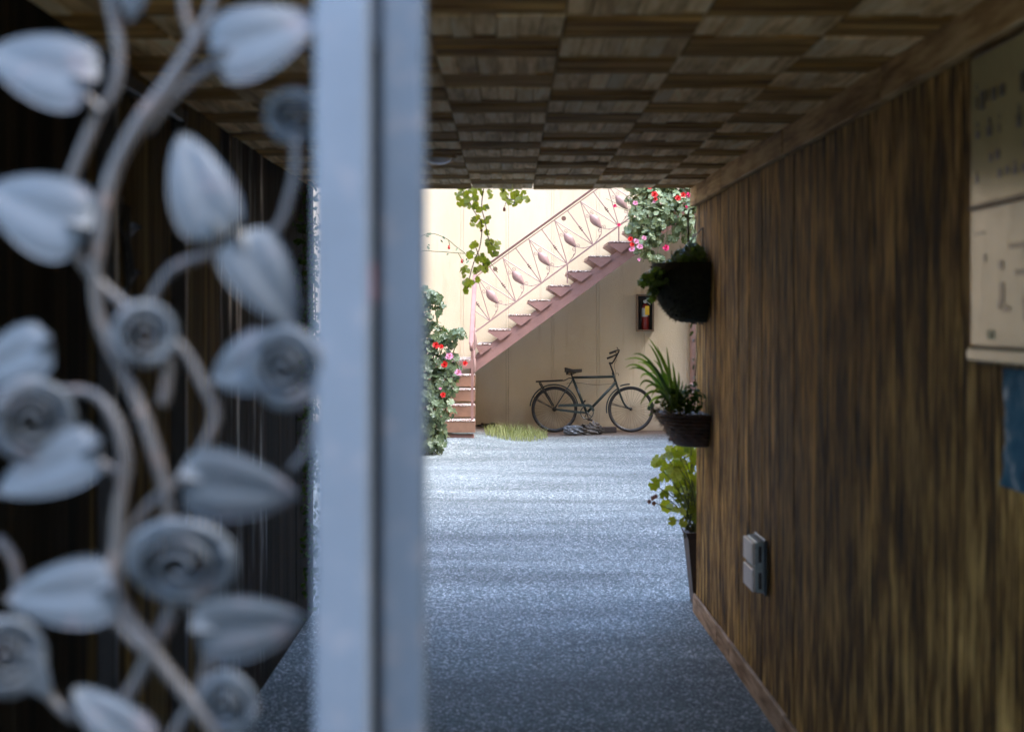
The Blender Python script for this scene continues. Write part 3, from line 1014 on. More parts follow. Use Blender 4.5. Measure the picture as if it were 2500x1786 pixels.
def guard(name, c, r, a0, a1, wd=.028):
    m = MB()
    n = 24
    vv, ff = [], []
    pr = [(-wd, -.014), (-wd * .7, 0), (0, .006), (wd * .7, 0), (wd, -.014), (wd * .7, -.006), (0, -.001), (-wd * .7, -.006)]
    for i in range(n + 1):
        a = R(a0 + (a1 - a0) * i / n)
        for y, dr in pr:
            vv.append((c.x + math.cos(a) * (r + dr), y, c.z + math.sin(a) * (r + dr)))
    for i in range(n):
        for j in range(8):
            ff.append((i * 8 + j, i * 8 + (j + 1) % 8, (i + 1) * 8 + (j + 1) % 8, (i + 1) * 8 + j))
    ff += [tuple(range(8)), tuple(range((n + 1) * 8 - 1, n * 8 - 1, -1))]
    m.add(vv, ff)
    return m.build(name, G_, bk, True)


rg = guard('mudguard', RH + Vector((-.004, 0, .008)), WR + .022, 12, 174)
fg = guard('mudguard', FH + Vector((-.004, 0, .0)), WR + .022, 118, 190)
fg2 = guard('mudguard', FH + Vector((-.012, 0, .006)), WR + .03, 90, 113)
m = MB()
for s in (-1, 1):
    for q in (B(262, 820, s * .03), B(275, 850, s * .03)):
        m.tube([Vector((RH.x, s * .055, RH.z)), q], .003, 5)
m.build('stay', M['black'], rg)
m = MB()
for s in (-1, 1):
    for q in (B(1452, 905, s * .03), B(1455, 930, s * .03)):
        m.tube([Vector((FH.x, s * .055, FH.z)), q], .003, 5)
m.build('stay', M['black'], fg)
# carrier
cr = MB()
for y_ in (-.065, -.022, .022, .065):
    cr.tube([B(302, 582, y_), B(722, 562, y_)], .0062, 6)
for zx in (310, 520, 716):
    cr.tube([B(zx, 581 - (zx - 302) * .0476, -.065), B(zx, 581 - (zx - 302) * .0476, .065)], .005, 6)
for s in (-1, 1):
    cr.tube(smooth_path([B(722, 566, s * .03), B(760, 558, s * .03), B(820, 528, s * .02), B(875, 532, s * .015)], 4), .006, 6)
    cr.tube([B(352, 600, s * .07), B(560, 965, s * .062)], .0055, 6)
    cr.tube([B(376, 598, s * .07), B(585, 965, s * .062)], .0055, 6)
    cr.tube([B(346, 588, s * .07), B(380, 588, s * .07)], .0055, 6)
cr.build('carrier', M['black'], bk)
MB().tube([B(370, 735, -.06), B(440, 745, -.06)], [.022, .026], 12).build('dynamo', M['black'], bk, True)
# chain case, chainring, cranks
ch = MB()
ch.prism([B(x, y_, -.052) for x, y_ in ((640, 955), (680, 938), (1060, 930), (1060, 975), (700, 978), (650, 985))], (0, .014, 0))
ch.prism([B(x, y_, -.052) for x, y_ in ((640, 1010), (1000, 1050), (1000, 1082), (930, 1078), (640, 1040))], (0, .014, 0))
arc = [B(1098 + 112 * math.cos(a), 1055 + 122 * math.sin(a), -.052) for a in [R(-115 + i * 12) for i in range(10)]]
arc2 = [B(1098 + 76 * math.cos(a), 1062 + 84 * math.sin(a), -.052) for a in [R(-115 + i * 12) for i in range(9, -1, -1)]]
for i in range(9):
    ch.prism([arc[i], arc[i + 1], arc2[8 - i], arc2[9 - i]], (0, .014, 0))
ch.build('chain_case', G_, bk)
cr = MB()
cr.tube([BB + Vector((math.cos(a) * .094, -.04, math.sin(a) * .094)) for a in [2 * math.pi * i / 36 for i in range(36)]], .008, 6, closed=True)
for i in range(5):
    a = 2 * math.pi * i / 5 + .3
    cr.tube([BB + Vector((math.cos(a) * .015, -.04, math.sin(a) * .015)), BB + Vector((math.cos(a + .25) * .092, -.04, math.sin(a + .25) * .092))], .006, 5)
cr.build('chainring', G_, bk)
for q, s in ((B(1035, 900), 1), (B(1122, 1200), -1)):
    c0 = BB + Vector((0, s * .055, 0))
    q.y = s * .065
    ck = MB().tube([c0, q], .0085, 8).build('crank', M['black'], bk)
    MB().box(q + Vector((.012, s * .055, .012)), (.075, .09, .022), Matrix.Rotation(R(-40 if s > 0 else 15), 3, 'Y'), .004).build('pedal', M['rubber'], ck)
MB().tube(smooth_path([B(790, 625), B(800, 605), B(950, 598), B(1200, 628), B(1400, 622), B(1500, 600), B(1545, 470, -.03), B(1520, 330, -.06), B(1560, 250, -.1)], 6), .003, 5).build('brake_cable', M['black'], bk)
MB().tube(smooth_path([B(1545, 455), B(1585, 455), B(1588, 490)], 4), .004, 5).build('lamp_bracket', M['black'], bk)

# ------------------------------------------------------------------ driftwood and block under the bicycle
def lump(name, c, dims, mat, seed, amp=0.18, n=18, parent=None):
    rng = random.Random(seed)
    ph = [rng.uniform(0, 6.28) for _ in range(12)]
    m = MB()
    nu, nv = n, n // 2 + 2
    vv = []
    for i in range(nv + 1):
        th = math.pi * i / nv
        for j in range(nu):
            a = 2 * math.pi * j / nu
            d = Vector((math.sin(th) * math.cos(a), math.sin(th) * math.sin(a), math.cos(th)))
            k = 1 + amp * (math.sin(d.x * 4 + ph[0]) * math.sin(d.y * 5 + ph[1]) + .8 * math.sin(d.z * 9 + d.x * 6 + ph[2]) + .5 * math.sin(d.x * 15 + d.z * 11 + ph[3])) + rng.uniform(-.05, .05)
            vv.append(Vector(c) + Vector((d.x * dims[0] * k, d.y * dims[1] * k, max(d.z * dims[2] * k, -dims[2] * .8))))
    ff = [(i * nu + j, (i + 1) * nu + j, (i + 1) * nu + (j + 1) % nu, i * nu + (j + 1) % nu) for i in range(nv) for j in range(nu)]
    m.add(vv, ff)
    return m.build(name, mat, parent)


def Gp(px, py, d):
    q = P(px, py, d)
    q.z = ground_z(q.x, q.y)
    return q


lg = thing('driftwood_log', 'gnarled grey driftwood log lying under the bicycle chainwheel', 'log', Gp(1437, 1060, 23.75))
lump('trunk', P(1437, 1049, 23.78), (.19, .10, .078), M['log'], 3, .2, 26, lg)
lump('knot', P(1450, 1037, 23.8), (.07, .06, .05), M['log'], 8, .25, 16, lg)
lump('branch_stub', P(1463, 1050, 23.76), (.08, .05, .055), M['log'], 5, .22, 16, lg)
b_ = lump('stone', P(1398, 1050, 23.7), (.13, .08, .075), M['slate'], 21, .14, 20)
tag(b_, 'dark grey stone at the left end of the driftwood log', 'stone')
c_ = P(1487, 1050, 24.05)
b_ = MB().box((c_.x, c_.y, 0.055), (.215, .10, .085), Matrix.Rotation(R(4), 3, 'Z'), .008).build('wooden_block', M['charred'])
tag(b_, 'black charred wooden block lying to the right of the driftwood log', 'block')

q = Gp(1190, 1040, 24.45)
tag(lump('rubble', q + Vector((0, 0, .015)), (.16, .08, .05), M['charred'], 31, .2, 20), 'dark broken rubble at the foot of the wall behind the grass patch', 'rubble')

# ------------------------------------------------------------------ leaf and flower meshes
def round_leaf(name, mat, n=11, notch=True, cup=0.22, fold=0.1):
    """scalloped round leaf, radius 1, stalk end at the origin"""
    vv = [(0.12, 0, 0.0)]
    for i in range(n + 1):
        a = -math.pi * 0.93 + 2 * math.pi * 0.93 * i / n
        r = 0.95 + 0.10 * (1 if i % 2 else -1)
        x, y_ = 0.25 + r * math.cos(a) * 0.9, r * math.sin(a)
        vv.append((x, y_, cup * (x * x + y_ * y_) ** .5 * (0.6 + .5 * (i % 2)) - fold * abs(y_)))
    ff = [(0, i, i + 1) for i in range(1, n + 1)]
    return vv, ff


def mk(name, data, mat):
    return MB().add(*data).mesh(name, mat, False)


RL = round_leaf('r', None)
PL = ([(0, 0, 0), (.3, .28, .06), (.3, -.28, .06), (.75, .34, .02), (.75, -.34, .02), (1.3, .0, -.12), (.4, 0, 0), (.8, 0, -.03)],
      [(0, 6, 1), (0, 2, 6), (1, 6, 7, 3), (2, 4, 7, 6), (3, 7, 5), (4, 5, 7)])


def flower_data(np_=5, layers=2):
    vv, ff = [], []
    for ly in range(layers):
        for i in range(np_):
            a = 2 * math.pi * (i + ly * .5) / np_ + uni(-.2, .2)
            el = 0.35 + ly * 0.7 + uni(-.2, .2)
            u = Vector((math.cos(a) * math.cos(el), math.sin(a) * math.cos(el), math.sin(el)))
            t = Vector((-math.sin(a), math.cos(a), 0))
            r = 1.0 - .25 * ly
            b = len(vv)
            vv += [Vector((0, 0, 0)), u * .6 * r + t * .45 * r, u * r + t * .3 * r + Vector((0, 0, -.08)), u * r - t * .3 * r + Vector((0, 0, -.1)), u * .6 * r - t * .45 * r, u * .6 * r + Vector((0, 0, -.1))]
            ff += [(b, b + 1, b + 5), (b + 1, b + 2, b + 5), (b + 2, b + 3, b + 5), (b + 3, b + 4, b + 5), (b + 4, b, b + 5)]
    return vv, ff


FL = {c: [mk('flower_head', flower_data(5, 3), M['fl_' + c]) for _ in range(2)] for c in ('red', 'magenta', 'pink', 'dried')}


def align(nrm, spin=None):
    q = Vector(nrm).to_track_quat('Z', 'Y')
    return q @ Quaternion((0, 0, 1), rnd() * 6.283 if spin is None else spin)


def foliage(parent, blobs, leaf, mat, size, n_part, n_stuff, up=0.35, front=0.55, jitter=0.7, name='leaf', hollow=0.55):
    """leaves through a set of (centre, (rx, ry, rz)) blobs; the ones nearest the camera become parts"""
    me = mk(name, leaf, mat)
    wts = [b[1][0] * b[1][2] + b[1][0] * b[1][1] for b in blobs]
    spots = []
    for _ in range(n_part + n_stuff):
        c, rr = random.choices(blobs, wts)[0]
        while True:
            d = Vector((uni(-1, 1), uni(-1, 1), uni(-1, 1)))
            if hollow < d.length < 1:
                break
        p = Vector(c) + Vector((d.x * rr[0], d.y * rr[1], d.z * rr[2]))
        if p.z < 0.03:
            p.z = uni(0.03, 0.1)
        n = d.normalized() + Vector((0, 0, up)) + Vector((0, -front, 0)) + Vector((uni(-1, 1), uni(-1, 1), uni(-1, 1))) * jitter
        spots.append((d.y, p, n.normalized(), size * uni(.6, 1.25)))
    spots.sort(key=lambda s_: s_[0])
    for _, p, n, s_ in spots[:n_part]:
        inst(name, me, parent, p, align(n), s_)
    m = MB()
    lv = [Vector(v) for v in leaf[0]]
    for _, p, n, s_ in spots[n_part:]:
        q = align(n).to_matrix() * s_
        m.add([q @ v + p for v in lv], leaf[1])
    if n_stuff:
        o = m.build('foliage', mat, parent)
        o['kind'] = 'stuff'


def twigs(parent, pairs, mat, r=.004, sag=0.05, name='stems'):
    m = MB()
    for a, b in pairs:
        a, b = Vector(a), Vector(b)
        mid = (a + b) / 2 + Vector((uni(-1, 1), uni(-1, 1), uni(-.5, 1))) * sag
        m.tube(smooth_path([a, mid, b], 4), r, 5)
    return m.build(name, mat, parent, True)


# geranium climbing beside the foot of the stairs
DG = 20.3
base = Gp(1040, 1100, DG)
gb = thing('geranium_bush', 'tall grey green geranium bush with red and pink flowers at the stair foot', 'bush', base)
bl = []
for px, py, rx, rz in ((1000, 1060, 60, 50), (1055, 1070, 45, 38), (1030, 1000, 65, 55), (1070, 1000, 45, 45), (1015, 930, 70, 55), (1075, 940, 45, 40),
                       (1055, 880, 60, 45), (1100, 900, 25, 28), (1000, 850, 65, 50), (1050, 820, 48, 40), (1085, 830, 35, 18), (1020, 770, 50, 45), (1120, 815, 22, 12), (1030, 725, 34, 30), (1060, 725, 18, 14), (1072, 750, 10, 16), (985, 790, 50, 60), (1050, 1085, 30, 16)):
    s_ = DG / FOC
    bl.append((P(px, py, DG + uni(-.1, .25)), (rx * s_, 0.26, rz * s_)))
foliage(gb, bl, RL, M['leaf_ger'], 0.048, 290, 1500, up=.45, front=.5)
twigs(gb, [(base + Vector((uni(-.15, .2), uni(-.1, .2), 0)), Vector(b[0])) for b in bl] + [(P(1085, 830, DG), P(1130, 812, DG)), (P(1060, 720, DG), P(1080, 758, DG))], M['stem'], .007)
for c, px, py, s_ in (('red', 1064, 843, .05), ('red', 1077, 846, .035), ('pink', 1097, 870, .055), ('red', 1086, 890, .052), ('red', 1135, 887, .04), ('pink', 1119, 909, .05), ('red', 1082, 964, .042), ('pink', 1075, 948, .02)):
    inst('flower', FL[c][0], gb, P(px, py, DG - .36 if px < 1120 else DG - .1), align((uni(-.4, .4), -1, .35)), s_ * .9)
twigs(gb, [(P(1135, 888, DG - .1), P(1100, 905, DG)), (P(1119, 910, DG - .3), P(1090, 925, DG))], M['stem'], .004)

# trailing geranium in the box on the stair rail
DH = 22.75
hg = thing('rail_planter', 'long planter box of trailing geraniums with red and pink flowers hung on the stair rail', 'planter', P(1615, 430, DH))
s_ = DH / FOC
MB().box(P(1618, 418, DH), (1.05, .22, .2), None, .01).build('planter_box', M['planter'], hg)
m = MB()
for px in (1550, 1690):
    q = P(px, 405, DH)
    m.bar(q + Vector((0, 0, .05)), q + Vector((0, .55, .12)), .03, .006)
m.build('hook', M['black'], hg)
bl = []
for px, py, rx, rz in ((1560, 450, 40, 26), (1610, 445, 48, 26), (1665, 450, 40, 28), (1560, 485, 34, 28), (1600, 490, 42, 34), (1645, 490, 36, 30), (1565, 525, 30, 34), (1600, 535, 34, 36), (1632, 520, 24, 30),
                       (1550, 560, 26, 22), (1580, 580, 24, 28), (1600, 575, 20, 28), (1560, 600, 16, 20), (1605, 632, 18, 12), (1582, 620, 14, 10), (1672, 530, 22, 30), (1680, 560, 20, 34), (1690, 600, 14, 30), (1655, 560, 14, 16), (1668, 625, 16, 18), (1690, 500, 14, 22), (1640, 583, 12, 6)):
    bl.append((P(px, py, DH + uni(-.1, .1)), (rx * s_, 0.2, rz * s_)))
foliage(hg, bl, RL, M['leaf_hang'], 0.042, 290, 1700, up=.5, front=.5)
tw = []
for px, py in ((1555, 610), (1570, 640), (1605, 640), (1625, 600), (1590, 600), (1650, 590), (1690, 640), (1672, 620), (1600, 560), (1560, 560), (1664, 585), (1710, 545)):
    tw.append((P(px + uni(-10, 25), 470 + uni(0, 60), DH), P(px, py, DH - .12)))
twigs(hg, tw, M['stem'], .0045, .08)
for c, px, py, s_ in (('red', 1598, 475, .06), ('red', 1600, 486, .04), ('red', 1655, 484, .055), ('red', 1668, 476, .05), ('magenta', 1681, 476, .05), ('red', 1586, 458, .04),
                      ('pink', 1551, 496, .045), ('pink', 1597, 492, .03), ('magenta', 1501, 503, .035), ('magenta', 1511, 549, .035), ('red', 1539, 584, .05), ('red', 1543, 597, .045), ('pink', 1553, 589, .05),
                      ('pink', 1562, 602, .055), ('pink', 1572, 581, .045), ('pink', 1543, 608, .055), ('magenta', 1626, 605, .06), ('magenta', 1676, 505, .025), ('pink', 1560, 634, .03)):
    inst('flower', FL[c][1], hg, P(px, py, DH - .26), align((uni(-.4, .4), -1, .3)), s_ * .82)
twigs(hg, [(P(1501, 503, DH - .26), P(1550, 520, DH)), (P(1511, 549, DH - .26), P(1550, 540, DH)), (P(1626, 605, DH - .26), P(1645, 580, DH)), (P(1480, 485, DH - .2), P(1550, 520, DH)), (P(1560, 634, DH - .26), P(1590, 605, DH))], M['stem'], .003, .02, 'flower_stalks')

# wild rose canes arching in from the left
DR = 21.2
rc = thing('rose_cane', 'thin arching rose canes with red hips in front of the bright wall', 'plant', Gp(985, 1090, DR))
m = MB()
for pts in (((985, 1085), (960, 800), (985, 620), (1040, 572), (1085, 580), (1115, 603), (1135, 617)), ((990, 1080), (975, 850), (985, 680), (1020, 618), (1065, 614), (1110, 617), (1160, 622), (1195, 640), (1215, 665)), ((1095, 585), (1098, 600)), ((1118, 617), (1127, 632))):
    m.tube(smooth_path([P(a, b, DR) for a, b in pts], 5), .005, 5)
m.build('cane', M['stem'], rc, True)
for a, b in ((1096, 603), (1128, 637)):
    MB().lathe([(.001, -.03), (.014, -.024), (.017, -.005), (.008, .008), (.016, .022), (.001, .02)], P(a, b, DR), 8).build('rose_hip', M['fl_hip'], rc, True)
mel = mk('rose_leaf', PL, M['leaf_ger'])
for a, b in ((1040, 573), (1048, 578), (1055, 570), (1075, 585), (1080, 577), (1118, 606), (1136, 622), (1140, 630), (1144, 618), (1132, 640), (1146, 636), (1095, 618), (1050, 600), (1048, 610), (1165, 625), (1190, 640)):
    inst('leaf', mel, rc, P(a, b, DR - .02), align((uni(-.6, .6), -1, .5)), uni(.03, .055))

# hanging vine near the passage mouth
DV = 12.5
hv = thing('hanging_vine', 'yellow green leafy vine hanging down past the passage ceiling edge', 'vine', P(1165, 440, DV))
sts = [[(1112, 430), (1125, 455), (1142, 485), (1160, 520), (1176, 545), (1172, 600), (1157, 640), (1148, 672), (1142, 705)], [(1186, 430), (1176, 500), (1184, 540), (1192, 580), (1202, 600), (1206, 620)],
       [(1222, 430), (1235, 480), (1258, 487), (1276, 480)], [(1160, 600), (1172, 630), (1185, 655), (1192, 665)], [(1258, 487), (1254, 500)]]
m = MB()
for s_ in sts:
    m.tube(smooth_path([P(a, b, DV + uni(-.05, .05)) for a, b in s_], 5), .004, 5)
m.tube([P(1000, 433, DV + .02), P(1420, 431, DV - .02)], .003, 5)
m.build('vine_stem', M['twig'], hv, True)
vl = mk('vine_leaf', round_leaf('v', None, 9, True, .15, .25), M['leaf_vine'])
for a, b in ((1122, 470), (1118, 490), (1135, 478), (1150, 466), (1165, 482), (1180, 468), (1195, 475), (1160, 503), (1140, 500), (1192, 508), (1163, 530), (1191, 536), (1155, 540), (1175, 552), (1186, 566),
             (1200, 588), (1188, 590), (1212, 592), (1163, 596), (1152, 604), (1200, 614), (1206, 602), (1148, 622), (1176, 626), (1190, 642), (1138, 655), (1128, 666), (1160, 660), (1178, 652), (1134, 686), (1150, 697), (1165, 684), (1143, 704), (1184, 630), (1126, 455), (1170, 455), (1188, 455),
             (1225, 470), (1235, 482), (1245, 463), (1250, 492), (1265, 487), (1276, 478), (1282, 490), (1240, 452), (1256, 474), (1228, 455), (1168, 640), (1145, 480), (1174, 510)):
    for k in range(2):
        q = P(a + uni(-6, 6), b + uni(-6, 6), DV + uni(-.08, .08))
        inst('leaf', vl, hv, q, align((uni(-.9, .9), -1, uni(-.2, .9))), uni(.022, .04))
for a, b in ((1231, 510), (1175, 560)):
    MB().lathe([(.001, -.02), (.011, -.016), (.009, .005), (.004, .016)], P(a, b, DV), 7).build('dried_bud', M['fl_dried'], hv, True)
MB().tube([P(1231, 508, DV), P(1236, 490, DV)], .002, 4).build('bud_stalk', M['twig'], hv)

# ------------------------------------------------------------------ plants on the end of the boarded wall
def half_bowl(prof, yl, z, wob=0.0, n=22):
    """half-round vessel against the right wall, opening away from it"""
    m = MB()
    c = W(-0.004, yl, z)
    m.lathe(prof, c, n, R(90) + RA, R(270) + RA, wob)
    vv, top = [], prof
    k = len(prof)
    # flat back
    b = len(m.v)
    for (r, zz) in prof:
        m.v.append(tuple(W(-0.004, yl + r, z + zz)))
        m.v.append(tuple(W(-0.004, yl - r, z + zz)))
    for i in range(k - 1):
        m.f.append((b + 2 * i, b + 2 * i + 1, b + 2 * i + 3, b + 2 * i + 2))
    return m


YB = -0.36
mb = thing('moss_wall_basket', 'dark mossy half round hanging basket of trailing plants on the boarded wall', 'hanging basket', W(0, YB, 1.7))
prof = [(0.002, 1.672), (.13, 1.675), (.185, 1.70), (.235, 1.76), (.27, 1.84), (.285, 1.92), (.285, 2.0), (.26, 2.0), (.2, 1.985), (.002, 1.985)]
half_bowl([(r, z) for r, z in prof], YB, 0, 0.02).build('moss_bowl', M['moss'], mb, True)
m = MB()
for z, r in ((1.99, .28), (1.86, .265), (1.74, .19)):
    m.tube([W(-r * math.sin(a), YB + r * math.cos(a), z) for a in [math.pi * i / 16 for i in range(17)]], .004, 5)
for an in (20, 55, 90, 125, 160):
    a = R(an)
    m.tube([W(-rr * math.sin(a), YB + rr * math.cos(a), z) for z, rr in ((1.99, .28), (1.86, .265), (1.74, .19), (1.665, .06))], .004, 5)
m.tube([W(-.01, YB, 1.99), W(-.01, YB, 2.2)], .005, 5)
m.tube([W(-.01, YB, 2.2), W(-.2, YB, 1.99)], .003, 5)
m.build('wire_frame', M['black'], mb)
m = MB()
for i in range(1500):
    a = math.pi * rnd()
    t = uni(0, 1)
    z = 1.675 + .335 * t
    r = np.interp(z, [1.672, 1.70, 1.76, 1.84, 1.92, 2.01], [.13, .185, .235, .27, .285, .285]) * (1 if t > .02 else rnd())
    q = W(-.004 - r * math.sin(a), YB + r * math.cos(a), z)
    o_ = Vector((-math.sin(a) * .6 + uni(-.8, .8), math.cos(a) * .6 + uni(-.8, .8), uni(-1, .6))).normalized() * uni(.008, .026)
    sd_ = Vector((uni(-1, 1), uni(-1, 1), uni(-1, 1))).normalized() * .003
    m.add([q - sd_, q + sd_, q + o_], [(0, 1, 2)])
o = m.build('moss_fringe', M['moss'], mb)
o['kind'] = 'stuff'
DM = 9.08
s_ = DM / FOC
bl = [(P(px, py, DM + uni(-.08, .08)), (r * s_, .14, r2 * s_)) for px, py, r, r2 in ((1580, 680, 14, 11), (1602, 668, 18, 14), (1620, 690, 18, 16), (1640, 650, 24, 18), (1665, 632, 26, 22), (1690, 640, 26, 26), (1708, 628, 14, 26), (1594, 712, 10, 9), (1568, 690, 9, 8), (1650, 675, 30, 16), (1588, 730, 6, 8), (1600, 690, 22, 12), (1690, 610, 22, 14), (1625, 668, 26, 12), (1660, 655, 30, 16), (1605, 700, 12, 14), (1712, 650, 20, 22))]
foliage(mb, bl, RL, M['leaf_basket'], .016, 280, 1300, up=.5, front=.2)
twigs(mb, [(P(1650, 655, DM), P(px, py, DM)) for px, py in ((1562, 690), (1580, 675), (1590, 725), (1600, 712), (1570, 668), (1640, 612), (1660, 600), (1700, 590), (1628, 640), (1608, 650))], M['stem'], .0025, .03)

wb = thing('wicker_wall_basket', 'dark wicker half round basket holding a strappy green plant on the boarded wall', 'basket', W(0, YB, 1.0))
m = half_bowl([(.002, .985), (.15, .99), (.165, 1.0), (.272, 1.175), (.262, 1.175), (.16, 1.01)], YB, 0)
m.build('basket_body', M['wicker'], wb, True)
bandm = MB()
for k in range(9):
    t = (k + .5) / 9
    r, z = .152 + (.276 - .152) * t, .995 + .18 * t
    nn = 40
    bandm.tube([W(-(r + .005 * math.sin(i * 1.5 + k * 3.14)) * math.sin(math.pi * i / nn), YB + (r + .005 * math.sin(i * 1.5 + k * 3.14)) * math.cos(math.pi * i / nn), z + .002 * math.sin(i * 1.7 + k)) for i in range(nn + 1)], .0095, 5)
bandm.build('woven_bands', M['wicker'], wb, True)
m = MB()
for i in range(160):
    a = math.pi * rnd()
    r = .27
    q = W(-r * math.sin(a), YB + r * math.cos(a), 1.178)
    o_ = W(-(r + uni(.0, .03)) * math.sin(a), YB + (r + uni(0, .03)) * math.cos(a), 1.178 + uni(-.015, .025))
    m.tube([q, o_ + Vector((uni(-.01, .01), uni(-.01, .01), 0))], .002, 3)
for i in range(120):
    a = math.pi * uni(.25, .6)
    t = rnd()
    r = .16 + .115 * t
    q = W(-r * math.sin(a), YB + r * math.cos(a), 1.0 + .178 * t)
    m.tube([q, q + Vector((uni(-.03, -.005), uni(-.02, .02), uni(-.03, .01)))], .0015, 3)
m.build('coir_liner', M['coco'], wb)
half_bowl([(.002, 1.16), (.26, 1.165)], YB, 0, .02).build('soil', M['soil'], wb)


def Z7(zx, zy, d):
    return P(1520 + zx * .1786, 810 + zy * .1786, d)


for (tx, ty), (cx2, cy2) in [((30, 380), (420, 230)), ((140, 310), (360, 200)), ((40, 490), (260, 290)), ((90, 515), (320, 370)), ((350, 80), (560, 330)), ((350, 160), (540, 350)), ((240, 640), (330, 400)), ((230, 760), (320, 480)), ((300, 800), (440, 560)),
                             ((240, 1000), (400, 600)), ((390, 900), (500, 600)), ((330, 1060), (480, 720)), ((680, 420), (730, 720)), ((760, 540), (790, 720)), ((820, 660), (800, 820)), ((870, 690), (850, 840)), ((430, 980), (560, 760)), ((460, 190), (620, 480)), ((540, 330), (660, 600)),
                             ((380, 520), (560, 480)), ((480, 620), (600, 600)), ((360, 560), (520, 520)), ((420, 380), (600, 500)), ((500, 460), (640, 640)), ((560, 980), (560, 850)), ((640, 900), (640, 800)), ((600, 200), (640, 560)), ((900, 800), (860, 880)), ((720, 600), (740, 800)), ((700, 480), (730, 760)),
                             ((280, 420), (430, 330)), ((200, 420), (400, 350)), ((450, 800), (560, 720)), ((500, 900), (590, 800)), ((780, 900), (760, 800)), ((840, 930), (800, 860))]:
    d0 = DM + uni(-.12, .12)
    d1 = d0 + uni(-.12, .12)
    A, Cc, Bp = Z7(700 + uni(-90, 110), 1060, d0), Z7(cx2, cy2, (d0 + d1) / 2), Z7(tx, ty, d1)
    m = MB()
    vv, ff = [], []
    n = 10
    for i in range(n + 1):
        t = i / n
        p = A * (1 - t) ** 2 + Cc * 2 * t * (1 - t) + Bp * t * t
        tg = ((Cc - A) * (1 - t) + (Bp - Cc) * t).normalized()
        sd_ = tg.cross(Vector((.3, 1, .2))).normalized()
        sd_ = (sd_ + Vector((0, .5, 0))).normalized()
        wd = .0085 * (math.sin(math.pi * min(1, t * .9 + .12)) ** .7) + .0008
        nn_ = sd_.cross(tg).normalized()
        vv += [p - sd_ * wd + nn_ * wd * .5, p, p + sd_ * wd + nn_ * wd * .5]
    for i in range(n):
        for j in (0, 1):
            ff.append((i * 3 + j, i * 3 + j + 1, i * 3 + j + 4, i * 3 + j + 3))
    m.add(vv, ff)
    m.build('strap_leaf', M['blade'], wb, True)
bl = [(P(1655, 985, DM), (.10, .12, .06)), (P(1685, 975, DM), (.09, .12, .08)), (P(1640, 960, DM), (.06, .1, .04)), (P(1590, 1002, DM), (.02, .04, .02))]
foliage(wb, bl, PL, M['leaf_dark'], .028, 60, 260, up=.6, front=.1)

# tall planter with lime leaved geranium just beyond the wall's end
tp = thing('tall_planter', 'tall tapered dark planter of lime green geranium at the end of the boarded wall', 'planter', (1.205, 9.75, 0))
MB().add([(1.205 + sx * w_, 9.75 + sy * w_, z) for z, w_ in ((0.0, .105), (.40, .145), (.44, .16), (.44, .135), (.41, .13)) for sx, sy in ((-1, -1), (1, -1), (1, 1), (-1, 1))],
         [(i * 4 + j, i * 4 + (j + 1) % 4, i * 4 + 4 + (j + 1) % 4, i * 4 + 4 + j) for i in range(4) for j in range(4)]).build('pot', M['planter'], tp)
MB().box((1.205, 9.75, .405), (.255, .255, .02)).build('soil', M['soil'], tp)
ll = mk('lime_leaf', round_leaf('l', None, 13, True, .12, .16), M['leaf_lime'])


def Z6(zx, zy):
    return 1480 + zx * .431, 780 + zy * .431


top = P(1690, 1300, 9.7)
m = MB()
spots = [(285, 810), (265, 925), (330, 900), (345, 780), (400, 740), (440, 800), (480, 760), (500, 720), (380, 840), (440, 880), (350, 1050), (400, 1010), (440, 1040), (365, 1140), (440, 1140), (480, 1100), (515, 1170), (500, 880), (490, 960), (470, 1020), (420, 930), (355, 965), (460, 720), (510, 800),
         (430, 740), (395, 790), (465, 850), (370, 740), (520, 760), (310, 830), (330, 1000), (380, 1060), (500, 1060), (420, 1090), (520, 900), (530, 1000), (450, 960), (400, 900), (480, 700), (540, 720), (550, 850), (560, 950), (550, 1080), (520, 1120), (410, 830), (470, 900), (360, 860), (300, 780), (405, 960), (435, 985)]
for zx, zy in spots:
    a, b = Z6(zx, zy)
    d = 9.72 + uni(-.16, .1)
    q = P(a, b, d)
    inst('leaf', ll, tp, q, align((uni(-.7, .3), -1 + uni(-.2, .6), uni(.0, 1.0))), uni(.03, .046))
    if rnd() < .6:
        m.tube(smooth_path([top + Vector((uni(-.05, .08), uni(-.03, .08), -.03)), (top + q) / 2 + Vector((uni(.0, .05), 0, .03)), q], 4), .003, 5)
m.build('stems', M['stem'], tp, True)
bl = [(Vector((1.15, 9.78, .80)), (.2, .16, .17)), (Vector((1.2, 9.8, .62)), (.16, .15, .14))]
foliage(tp, bl, round_leaf('l', None, 11, True, .12, .16), M['leaf_lime'], .036, 0, 110, name='leaf')
for zx, zy, c in ((245, 1030, 'dried'), (262, 1010, 'dried'), (272, 1040, 'dried'), (280, 1000, 'dried')):
    inst('dried_flower', FL[c][0], tp, P(*Z6(zx, zy), 9.6), align((uni(-1, 1), -1, 0)), .014)
MB().tube([P(*Z6(262, 1030), 9.6), P(*Z6(330, 1060), 9.65), P(*Z6(450, 1100), 9.72)], .0025, 5).build('flower_stalk', M['stem'], tp)

